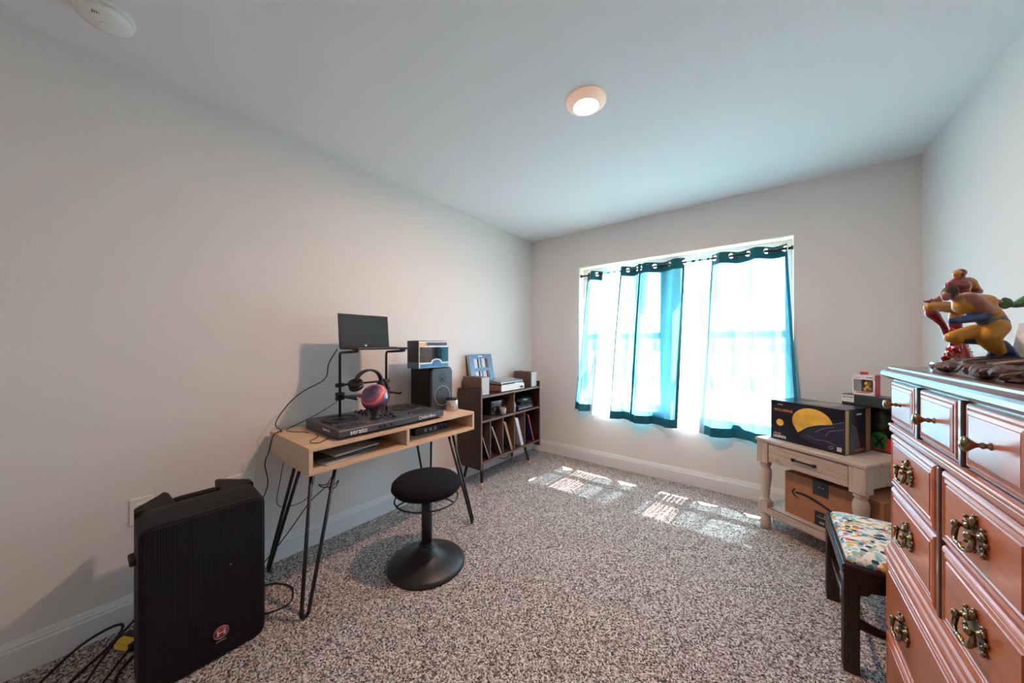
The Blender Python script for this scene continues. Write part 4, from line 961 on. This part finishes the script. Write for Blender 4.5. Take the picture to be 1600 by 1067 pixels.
e[0].position = 0; e[0].color = (.20, .42, .45, 1); e[1].position = .93; e[1].color = (.50, .10, .12, 1)
for p_, c_ in ((.26, (.33, .53, .54)), (.45, (.03, .05, .08)), (.60, (.70, .66, .60)), (.66, (.60, .40, .06)), (.80, (.08, .18, .22)), (.88, (.55, .22, .04))):
    x = e.new(p_); x.color = (*c_, 1)
link(nt, se.outputs[0], rp.inputs['Fac'])
petal = M_('LESS_THAN', 0, 0)
vd = N.new('ShaderNodeMath'); vd.operation = 'LESS_THAN'; link(nt, vo.outputs['Distance'], vd.inputs[0]); vd.inputs[1].default_value = .60
mk = N.new('ShaderNodeMath'); mk.operation = 'MULTIPLY'; link(nt, cluster, mk.inputs[0]); link(nt, vd.outputs[0], mk.inputs[1])
mx = N.new('ShaderNodeMix'); mx.data_type = 'RGBA'; mx.inputs[6].default_value = (.76, .71, .64, 1); link(nt, mk.outputs[0], mx.inputs[0]); link(nt, rp.outputs['Color'], mx.inputs[7])
link(nt, mx.outputs[2], b.inputs['Base Color']); b.inputs['Roughness'].default_value = .85; b.inputs['Specular IOR Level'].default_value = .2
R = []
def rr2(x0, x1, y0, y1, z, r, n=6):
    p = []
    for cx_, cy_, a0 in ((x1-r, y1-r, 0), (x0+r, y1-r, PI/2), (x0+r, y0+r, PI), (x1-r, y0+r, 1.5*PI)):
        for i in range(n+1): a = a0+PI/2*i/n; p.append(Vector((cx_+r*math.cos(a), cy_+r*math.sin(a), z)))
    return p
for i_, z_ in ((.014, BH-.005), (.012, BH+.008), (.018, BH+.020), (.035, BH+.028), (.07, BH+.033), (.12, BH+.036), (.17, BH+.037)): R.append(rr2(i_, BW-i_, i_, BL-i_, z_, .03))
B().rings(R, smooth=True).obj('seat_cushion', fm, bn)

# ================================================================== dresser
chw = wood('reddish_cherry', (.34, .072, .018), (.44, .108, .028), (.52, .14, .042), (20, 1.6, 20), .38, coat=.42, distort=2, bump=.06)
chd = wood('dark_cherry', (.07, .022, .014), (.11, .036, .022), (.15, .05, .03), (20, 1.6, 20), .3, coat=.7, distort=2, bump=.06)
brass = mat('aged_brass', (.27, .215, .13), .22, metal=1, var=.35, vscale=60)
FX, DYa, DYb = .330, .868, 1.645
drs = thing('dresser', 'tall cherry dresser with brass pulls along the right wall', 'dresser', (FX, (DYa+DYb)/2, 0)); L = drs.location
BX = .768
B().box(rel((FX, DYa, .56)), rel((BX, DYb, 1.125)), .002).obj('upper_carcass', chd, drs)
B().box(rel((FX-.004, DYa-.015, .04)), rel((BX, DYb+.018, .535)), .002).obj('lower_carcass', chd, drs)
# top with stepped ogee edge
R = []
for d_, z_ in ((.010, 1.119), (.020, 1.124), (.025, 1.130), (.025, 1.140), (.021, 1.145), (.014, 1.149), (.010, 1.152), (.010, 1.157), (.006, 1.160)):
    R.append([Vector(rel(p)) for p in ((FX-d_, DYa-d_, z_), (BX, DYa-d_, z_), (BX, DYb+d_, z_), (FX-d_, DYb+d_, z_))])
B().rings(R).obj('top_board', chd, drs)
def moulding(name, prof, y0, y1, m):
    """prof (x offset outwards, z)"""
    R = [[Vector(rel(p)) for p in ((FX-d_, y0-d_, z_), (BX, y0-d_, z_), (BX, y1+d_, z_), (FX-d_, y1+d_, z_))] for d_, z_ in prof]
    return B().rings(R).obj(name, m, drs)
moulding('waist_moulding', [(0, .578), (.004, .577), (.006, .572), (.006, .566), (.010, .560), (.012, .555), (.012, .549), (.016, .543), (.018, .536), (.018, .528), (.006, .526)][::-1], DYa, DYb, chw)
moulding('plinth', [(.018, 0), (.018, .075), (.012, .085), (.006, .088)], DYa, DYb, chw)
def dfront(name, y0, y1, z0, z1, fx, m, prof):
    R = [[Vector(rel(p)) for p in ((fx-h_, y0+i_, z0+i_), (fx-h_, y1-i_, z0+i_), (fx-h_, y1-i_, z1-i_), (fx-h_, y0+i_, z1-i_))] for i_, h_ in prof]
    return B().rings(R).obj(name, m, drs)
prA = [(0, -.002), (0, .006), (.004, .010), (.009, .0105), (.011, .008), (.013, .0115), (.020, .013), (.0205, .0115), (.0215, .0115), (.022, .013)]
prB = [(0, -.002), (0, .005), (.003, .009), (.008, .011), (.011, .010), (.013, .0065), (.015, .0095), (.021, .0105), (.024, .0085), (.026, .0085), (.028, .011)]
def knob(par, y, z, fx):
    B().lathe([(.007, 0), (.007, .002), (.0045, .004), (.004, .007), (.006, .009), (.006, .011), (.0035, .014), (.005, .018), (.010, .024), (.0135, .028), (.0140, .031), (.011, .035), (.005, .037), (0, .0373)], rel((fx-.012, y, z)), 28, (-1, 0, 0)).obj('brass_knob', brass, par)
def pull(par, y, z, fx, s=1.0):
    """ornate bail pull: pierced scrolled plate, two posts, swinging bail"""
    o_ = Vector(rel((fx-.0115, y, z)))
    def P(a, c, h=.0): return o_ + Vector((-h, a*s, c*s))
    q = B()
    # scrolled plate outline
    out = []
    for i in range(48):
        a = 2*PI*i/48; r_ = .026 + .0055*math.cos(6*a) + .004*math.cos(4*a+.3)
        out.append((o_.y+s*1.28*r_*math.cos(a), o_.z+s*.80*r_*math.sin(a)))
    q.prism(out, o_.x-.003, o_.x, 'yz', 0)
    for sy in (-1, 1):
        sc_ = [P(sy*(.030+.0085*math.cos(t_)*(1-t_/9)), .010+.0085*math.sin(t_)*(1-t_/9), .003) for t_ in [k*.5 for k in range(13)]]
        q.tube(sc_, .0028*s, 7)
        sc_ = [P(sy*(.034+.007*math.cos(t_)*(1-t_/9)), -.012-.007*math.sin(t_)*(1-t_/9), .003) for t_ in [k*.5 for k in range(13)]]
        q.tube(sc_, .0026*s, 7)
        q.ball(P(sy*.044, .002, .003), .0042*s, 12); q.ball(P(sy*.032, .024, .003), .0036*s, 12); q.ball(P(sy*.032, -.024, .003), .0034*s, 12)
    q.ball(P(0, .027, .004), .0065*s, 14, sc=(.7, 1, 1.3)); q.ball(P(0, .036, .003), .0035*s, 12); q.ball(P(0, -.026, .003), .0048*s, 12, sc=(.7, 1, 1.3))
    pl_ = q.obj('pull_plate', brass, par)
    for sy in (-1, 1):
        B().lathe([(.0075*s, 0), (.0065*s, .004), (.004*s, .006), (.004*s, .011), (.007*s, .013), (.0075*s, .017), (.004*s, .021), (0, .022)], P(sy*.026, .008, .002), 18, (-1, 0, 0)).obj('post', brass, pl_)
    bl_ = smooth_path([P(-.026, .008, .013), P(-.033, -.002, .015), P(-.030, -.017, .018), P(-.014, -.024, .020), P(0, -.020, .021), P(.014, -.024, .020), P(.030, -.017, .018), P(.033, -.002, .015), P(.026, .008, .013)], 5)
    B().tube(bl_, .003*s, 10, rad=[s*(.0028+.0018*abs(math.sin(3*PI*i/(len(bl_)-1)))) for i in range(len(bl_))]).obj('bail', brass, pl_)
# row 1: three knob drawers
for y0, y1 in ((1.405, 1.622), (1.146, 1.362), (.888, 1.105)):
    d_ = dfront('small_drawer', y0, y1, .982, 1.112, FX, chw, prA); knob(d_, (y0+y1)/2, 1.048, FX)
for y_ in (1.3835, 1.1255): B().box(rel((FX-.012, y_-.008, .975)), rel((FX+.001, y_+.008, 1.115)), .003).obj('drawer_post', chd, drs)
B().box(rel((FX-.010, DYa, .945)), rel((FX+.001, DYb, .960)), .003).box(rel((FX-.013, DYa, .961)), rel((FX+.001, DYb, .972)), .004).obj('rail_moulding', chw, drs)
# rows 2 and 3: pairs of drawers
for z0, z1 in ((.775, .938), (.585, .765)):
    for y0, y1 in ((1.268, 1.625), (.885, 1.225)):
        d_ = dfront('wide_drawer', y0, y1, z0, z1, FX, chw, prB); pull(d_, (y0+y1)/2, (z0+z1)/2+.004, FX, 1.05)
B().box(rel((FX-.010, 1.239, .582)), rel((FX+.001, 1.255, .940)), .003).obj('drawer_post', chd, drs)
# rows 4 and 5: full width drawers of the base
for z0, z1 in ((.290, .512), (.098, .275)):
    d_ = dfront('deep_drawer', .875, 1.655, z0, z1, FX-.005, chw, prB)
    for y_ in (1.46, 1.07): pull(d_, y_, (z0+z1)/2, FX-.005, 1.05)

# ================================================================== figurines on the dresser
TOPZ = 1.1602
FR = TH   # the group faces across the room diagonal
def sculpt(name, prims, mats, parent, voxel=.0022, smooth=4):
    """prims: (p0, p1, r0, r1, mat index); one continuous skin from tapered limbs, coloured by the nearest limb"""
    q = B()
    for p0, p1, r0, r1, mi in prims:
        p0, p1 = Vector(p0), Vector(p1); n = max(1, int((p1-p0).length/max(.35*min(r0, r1), .0006)))
        n = min(n, 14)
        for i in range(n+1): t_ = i/n; q.ball(p0.lerp(p1, t_), r0+(r1-r0)*t_, 16)
    o = q.obj(name, mats, parent)
    md = o.modifiers.new('r', 'REMESH'); md.mode = 'VOXEL'; md.voxel_size = voxel; md.use_smooth_shade = True
    sm_ = o.modifiers.new('s', 'SMOOTH'); sm_.iterations = smooth; sm_.factor = .6
    dg = bpy.context.evaluated_depsgraph_get(); me = bpy.data.meshes.new_from_object(o.evaluated_get(dg)); o.modifiers.clear(); old = o.data; o.data = me; bpy.data.meshes.remove(old)
    me.materials.clear()
    for m_ in mats: me.materials.append(m_)
    PR = [(Vector(a), Vector(c), r0, r1, mi) for a, c, r0, r1, mi in prims]
    for f in me.polygons:
        c = f.center; best = 9; bi = 0
        for a, d_, r0, r1, mi in PR:
            ab = d_-a; t_ = 0 if ab.length < 1e-6 else max(0, min(1, (c-a).dot(ab)/ab.length_squared))
            ds = (c-(a+ab*t_)).length-(r0+(r1-r0)*t_)
            if ds < best: best = ds; bi = mi
        f.material_index = bi; f.use_smooth = True
    return o
skin_m = mat('painted_skin', (.36, .16, .11), .35, var=.12, vscale=60); gold_y = mat('painted_ochre', (.55, .27, .03), .32, var=.18, vscale=50)
blue_p = mat('painted_blue', (.015, .065, .20), .4, var=.2, vscale=60); teal_p = mat('painted_teal_belt', (.03, .12, .17), .4); hair_p = mat('painted_dark_hair', (.02, .012, .010), .5)
K1 = .000297; u01, v01 = 600, 926
def p1_(u, v, w=0): return ((u-u01)*K1 - .82*w*K1, -w*K1*.57, (v01-v)*K1)
def cap(u0, v0, w0, r0, u1, v1, w1, r1, mi): return (p1_(u0, v0, w0), p1_(u1, v1, w1), r0*K1, r1*K1, mi)
f1 = thing('crouching_figurine', 'crouching muscular figurine with ochre trousers and blue gloves and boots', 'figurine', (.4425, 1.378, TOPZ), FR)
P1 = [cap(238, 240, 0, 46, 218, 262, 0, 42, 4), cap(205, 272, 0, 36, 200, 296, 0, 26, 0), cap(176, 284, 0, 9, 172, 292, 0, 8, 0), cap(235, 268, 34, 10, 238, 280, 34, 8, 0),
      cap(262, 280, 0, 32, 310, 300, 0, 40, 0),
      cap(340, 325, 0, 62, 370, 335, 0, 80, 1), cap(340, 370, 10, 60, 400, 370, 0, 70, 1), cap(370, 310, 0, 60, 510, 340, 0, 75, 1), cap(430, 350, 0, 80, 540, 430, 0, 80, 1), cap(540, 420, 0, 76, 590, 480, 0, 74, 0),
      cap(400, 310, 60, 54, 440, 330, 78, 52, 0), cap(440, 340, 78, 56, 530, 420, 75, 50, 0), cap(470, 380, 80, 58, 500, 400, 80, 54, 0),
      cap(505, 445, 75, 46, 430, 465, 80, 40, 2), cap(430, 465, 80, 40, 300, 492, 85, 26, 2),
      cap(280, 490, 85, 28, 258, 492, 85, 27, 2), cap(248, 478, 92, 10, 240, 488, 96, 9, 2), cap(246, 488, 94, 10, 238, 498, 98, 9, 2), cap(246, 500, 92, 10, 238, 508, 94, 9, 2), cap(262, 474, 95, 11, 244, 476, 102, 9, 2),
      cap(400, 320, -60, 44, 540, 310, -80, 34, 0), cap(540, 310, -80, 34, 640, 330, -80, 25, 0), cap(640, 330, -80, 22, 665, 332, -80, 24, 0),
      cap(590, 490, 0, 72, 610, 510, 0, 74, 3), cap(480, 492, 30, 26, 560, 490, 40, 50, 3), cap(600, 500, 30, 70, 650, 530, 20, 52, 3),
      cap(600, 545, 45, 84, 552, 622, 60, 72, 1), cap(548, 625, 60, 70, 590, 690, 55, 55, 1), cap(590, 690, 55, 52, 640, 735, 50, 38, 1),
      cap(655, 690, 50, 44, 690, 735, 45, 50, 2), cap(690, 735, 45, 48, 790, 830, 30, 36, 2), cap(790, 835, 30, 34, 880, 862, 30, 26, 2),
      cap(560, 560, -40, 66, 440, 580, -50, 62, 1), cap(440, 575, -50, 60, 260, 618, -55, 46, 1), cap(245, 625, -55, 46, 290, 650, -55, 36, 1),
      cap(300, 645, -55, 34, 400, 650, -60, 34, 2), cap(400, 650, -60, 34, 520, 665, -60, 26, 2), cap(520, 665, -60, 26, 600, 760, -60, 22, 2), cap(600, 765, -60, 22, 560, 775, -60, 18, 2)]
sculpt('body', P1, [skin_m, gold_y, blue_p, teal_p, hair_p], f1)
K2 = .000351; u02, v02 = 300, 888
def p2_(u, v, w=0): return ((u-u02)*K2 - .80*w*K2, -w*K2*.6, (v02-v)*K2)
def cap2(u0, v0, w0, r0, u1, v1, w1, r1, mi): return (p2_(u0, v0, w0), p2_(u1, v1, w1), r0*K2, r1*K2, mi)
red_p = mat('painted_glossy_red', (.22, .010, .015), .22, coat=.5); gold2 = mat('painted_glossy_gold', (.48, .23, .04), .25, coat=.4)
f2 = thing('leaping_figurine', 'leaping figurine in red and gold colours on a red splashing column', 'figurine', (.440, 1.566, TOPZ), FR)
P2 = [cap2(322, 88, 0, 36, 316, 92, 0, 36, 0), cap2(296, 92, 0, 30, 290, 104, 0, 24, 1), cap2(268, 96, 0, 8, 266, 102, 0, 7, 1), cap2(318, 125, 0, 26, 322, 150, 0, 30, 0),
      cap2(290, 175, 0, 46, 350, 172, 0, 50, 0), cap2(240, 195, 10, 36, 300, 200, 10, 50, 0), cap2(320, 200, 0, 60, 320, 280, 0, 50, 0), cap2(310, 290, 0, 46, 290, 380, 0, 44, 1),
      cap2(390, 160, 30, 34, 410, 175, 35, 34, 1), cap2(410, 175, 35, 32, 440, 215, 40, 28, 1), cap2(445, 225, 40, 28, 470, 245, 30, 26, 0), cap2(470, 245, 30, 26, 390, 262, 0, 22, 0),
      cap2(250, 200, -30, 34, 200, 260, -40, 26, 1), cap2(200, 265, -40, 24, 130, 312, -40, 22, 0), cap2(130, 312, -40, 22, 70, 325, -40, 15, 0), cap2(70, 325, -40, 15, 50, 322, -40, 14, 0),
      cap2(50, 318, -40, 6, 30, 318, -40, 5, 0), cap2(50, 326, -40, 6, 28, 330, -40, 5, 0), cap2(62, 315, -40, 6, 78, 300, -40, 5, 0), cap2(30, 318, -40, 5, 14, 312, -40, 4, 0), cap2(28, 330, -40, 5, 12, 326, -40, 4, 0),
      cap2(290, 385, 10, 46, 180, 370, 15, 44, 1), cap2(180, 370, 15, 44, 65, 375, 20, 36, 1), cap2(65, 378, 20, 36, 80, 415, 20, 28, 1), cap2(80, 425, 20, 38, 110, 450, 20, 34, 0), cap2(110, 450, 20, 32, 165, 510, 10, 22, 0), cap2(165, 510, 10, 22, 205, 580, 10, 20, 0), cap2(195, 575, 10, 22, 205, 605, 10, 16, 0),
      cap2(290, 400, -10, 44, 280, 480, -10, 40, 1), cap2(275, 500, -10, 40, 290, 600, -10, 34, 0)]
sculpt('body', P2, [red_p, gold2], f2)
flame = mat('clear_red_splash', (.42, .015, .012), .10, coat=1)
rf = random.Random(4); PF = []
for i in range(110):
    t_ = (i%55)/54; v_ = 570+t_*245; rad_ = 44+30*max(0, .35-t_)+78*(t_**1.8); a = rf.uniform(0, 6.28); ux, wx = rad_*math.cos(a), rad_*math.sin(a)*.8
    PF.append(cap2(300+ux*.9, v_, wx*.9, rf.uniform(13, 22), 300+ux*1.12, v_-rf.uniform(4, 30), wx*1.12, rf.uniform(5, 9), 0))
PF.append(cap2(300, 590, 0, 42, 300, 700, 0, 50, 0)); PF.append(cap2(300, 700, 0, 50, 300, 825, 0, 88, 0))
sculpt('splash_column', PF, [flame], f2, .0014, 0)
B().lathe([(.050, 0), (.052, .003), (.052, .016), (.048, .021), (0, .021)], n=48).obj('round_pedestal', silver, f2)
# rocky base of the crouching figure
rock_m = mat('painted_rock', (.070, .042, .034), .6, bump=1, bscale=90, var=.5, vscale=20)
bs = B()
nz = random.Random(11)
base = thing('diorama_base', 'brown rocky diorama base with roots under the crouching figurine', 'figurine base', (.50, 1.24, TOPZ))
t = bmesh.new(); bmesh.ops.create_grid(t, x_segments=46, y_segments=60, size=.5)
from mathutils import noise as mn
for v in t.verts:
    x, y = v.co.x*2, v.co.y*2
    e_ = max(abs(x), abs(y)); X, Y = x*.148, y*.178
    h_ = .020 + .016*mn.noise(Vector((X*14, Y*14, 1))) + .012*mn.noise(Vector((X*40, Y*22, 5))) + .006*mn.noise(Vector((X*90, Y*60, 2)))
    h_ = max(.010, h_)
    if e_ > .93: h_ = .0 if e_ > .99 else h_*.75
    v.co = Vector((X + .008*mn.noise(Vector((X*30, Y*30, 9))), Y + .006*mn.noise(Vector((X*30, Y*30, 19))), h_))
bs._add(t, 0, False)
for i in range(70):
    k_ = i/70; a = k_*2*PI; sq = 1/max(abs(math.cos(a)), abs(math.sin(a)))
    X, Y = .140*math.cos(a)*sq, .170*math.sin(a)*sq
    t = bmesh.new(); bmesh.ops.create_icosphere(t, subdivisions=2, radius=nz.uniform(.011, .019)); o_ = nz.uniform(0, 50)
    for v in t.verts: v.co *= 1+.35*mn.noise(v.co*90+Vector((o_, 0, 0)))
    z_ = nz.uniform(.007, .016)
    bmesh.ops.transform(t, matrix=Matrix.Translation((X*nz.uniform(.93, 1.02), Y*nz.uniform(.95, 1.02), z_+.002)) @ Matrix.Diagonal((nz.uniform(.9, 1.3), nz.uniform(1, 2.0), .75, 1)), verts=t.verts)
    for v in t.verts: v.co.z = max(v.co.z, .0006)
    bs._add(t, 0, False)
bs.obj('rock', rock_m, base)
root_m = mat('dark_root', (.035, .026, .024), .45, bump=.4, bscale=80)
for pts, r_ in (([(-.12, .15, .022), (-.07, .12, .036), (-.02, .09, .034), (.03, .05, .030), (.07, .0, .02)], .008), ([(-.13, .08, .02), (-.07, .05, .032), (-.01, .01, .034), (.04, -.05, .028)], .008),
                ([(-.10, .02, .02), (-.05, -.03, .036), (.0, -.08, .036), (.03, -.14, .025)], .011), ([(.04, .15, .03), (.07, .155, .075), (.075, .17, .115), (.11, .17, .125), (.16, .17, .128)], .006),
                ([(.07, .155, .070), (.10, .165, .10), (.15, .17, .125)], .004), ([(.02, .10, .035), (.07, .12, .060), (.11, .13, .075), (.17, .14, .085)], .008)):
    sp_ = smooth_path(pts, 6); B().tube(sp_, r_, 9, rad=[r_*(1.15-.6*i/len(sp_)) for i in range(len(sp_))]).obj('root', root_m, base)
ice = mat('ice_blue_resin', (.78, .93, .97), .15, trans=0, var=.25, vscale=25)
ic = B(); ri = random.Random(5)
for i in range(7):
    x_ = .0+i*.034; hh = .10+.045*ri.random(); Mx = Matrix.Translation((x_, .012*ri.uniform(-1, 1), 0)) @ Matrix.Rotation(ri.uniform(-.12, .12), 4, 'Y') @ Matrix.Rotation(ri.uniform(0, 1), 4, 'Z')
    tq = bmesh.new(); bmesh.ops.create_cone(tq, cap_ends=True, segments=6, radius1=.028, radius2=.014, depth=hh); bmesh.ops.transform(tq, matrix=Mx @ Matrix.Translation((0, 0, hh/2+.001)), verts=tq.verts); ic._add(tq, 0, False)
o = simple('crystal_cluster', 'pale ice-blue crystal cluster at the far end of the dresser top', 'crystal', ic, ice, (.545, 1.53, TOPZ), TH)
# green figure whose arm reaches in from the right
green_p = mat('painted_green', (.035, .13, .02), .35, var=.25, vscale=50)
f3 = thing('green_figurine', 'green figurine reaching a fist toward the crouching figurine', 'figurine', (.4425, 1.378, TOPZ), FR)
P3 = [cap(705, 322, -60, 30, 720, 345, -60, 30, 0), cap(690, 300, -60, 15, 672, 312, -60, 12, 0), cap(700, 345, -55, 13, 640, 358, -55, 10, 0), cap(700, 360, -50, 13, 650, 372, -50, 10, 0), cap(715, 372, -50, 12, 680, 382, -50, 9, 0), cap(692, 330, -48, 13, 655, 345, -50, 10, 0),
      cap(730, 345, -60, 26, 790, 350, -60, 28, 0), cap(790, 348, -60, 28, 880, 320, -60, 48, 0), cap(880, 320, -60, 48, 980, 260, -60, 46, 0), cap(980, 260, -60, 52, 1100, 200, -60, 70, 0), cap(1100, 210, -60, 75, 1200, 230, -60, 80, 0),
      cap(1130, 260, -60, 80, 1140, 450, -60, 66, 0), cap(1140, 120, -60, 40, 1140, 100, -60, 42, 0), cap(1130, 470, -60, 60, 1080, 640, -60, 50, 1), cap(1080, 640, -60, 46, 1110, 880, -60, 34, 0), cap(1150, 470, -60, 60, 1210, 650, -60, 50, 1), cap(1210, 650, -60, 46, 1200, 880, -60, 34, 0), cap(1110, 905, -60, 30, 1060, 910, -60, 20, 0), cap(1200, 905, -60, 30, 1160, 910, -60, 20, 0)]
f3.location = (.4425, 1.378, TOPZ)
sculpt('body', P3, [green_p, mat('painted_violet', (.08, .03, .12), .5)], f3)
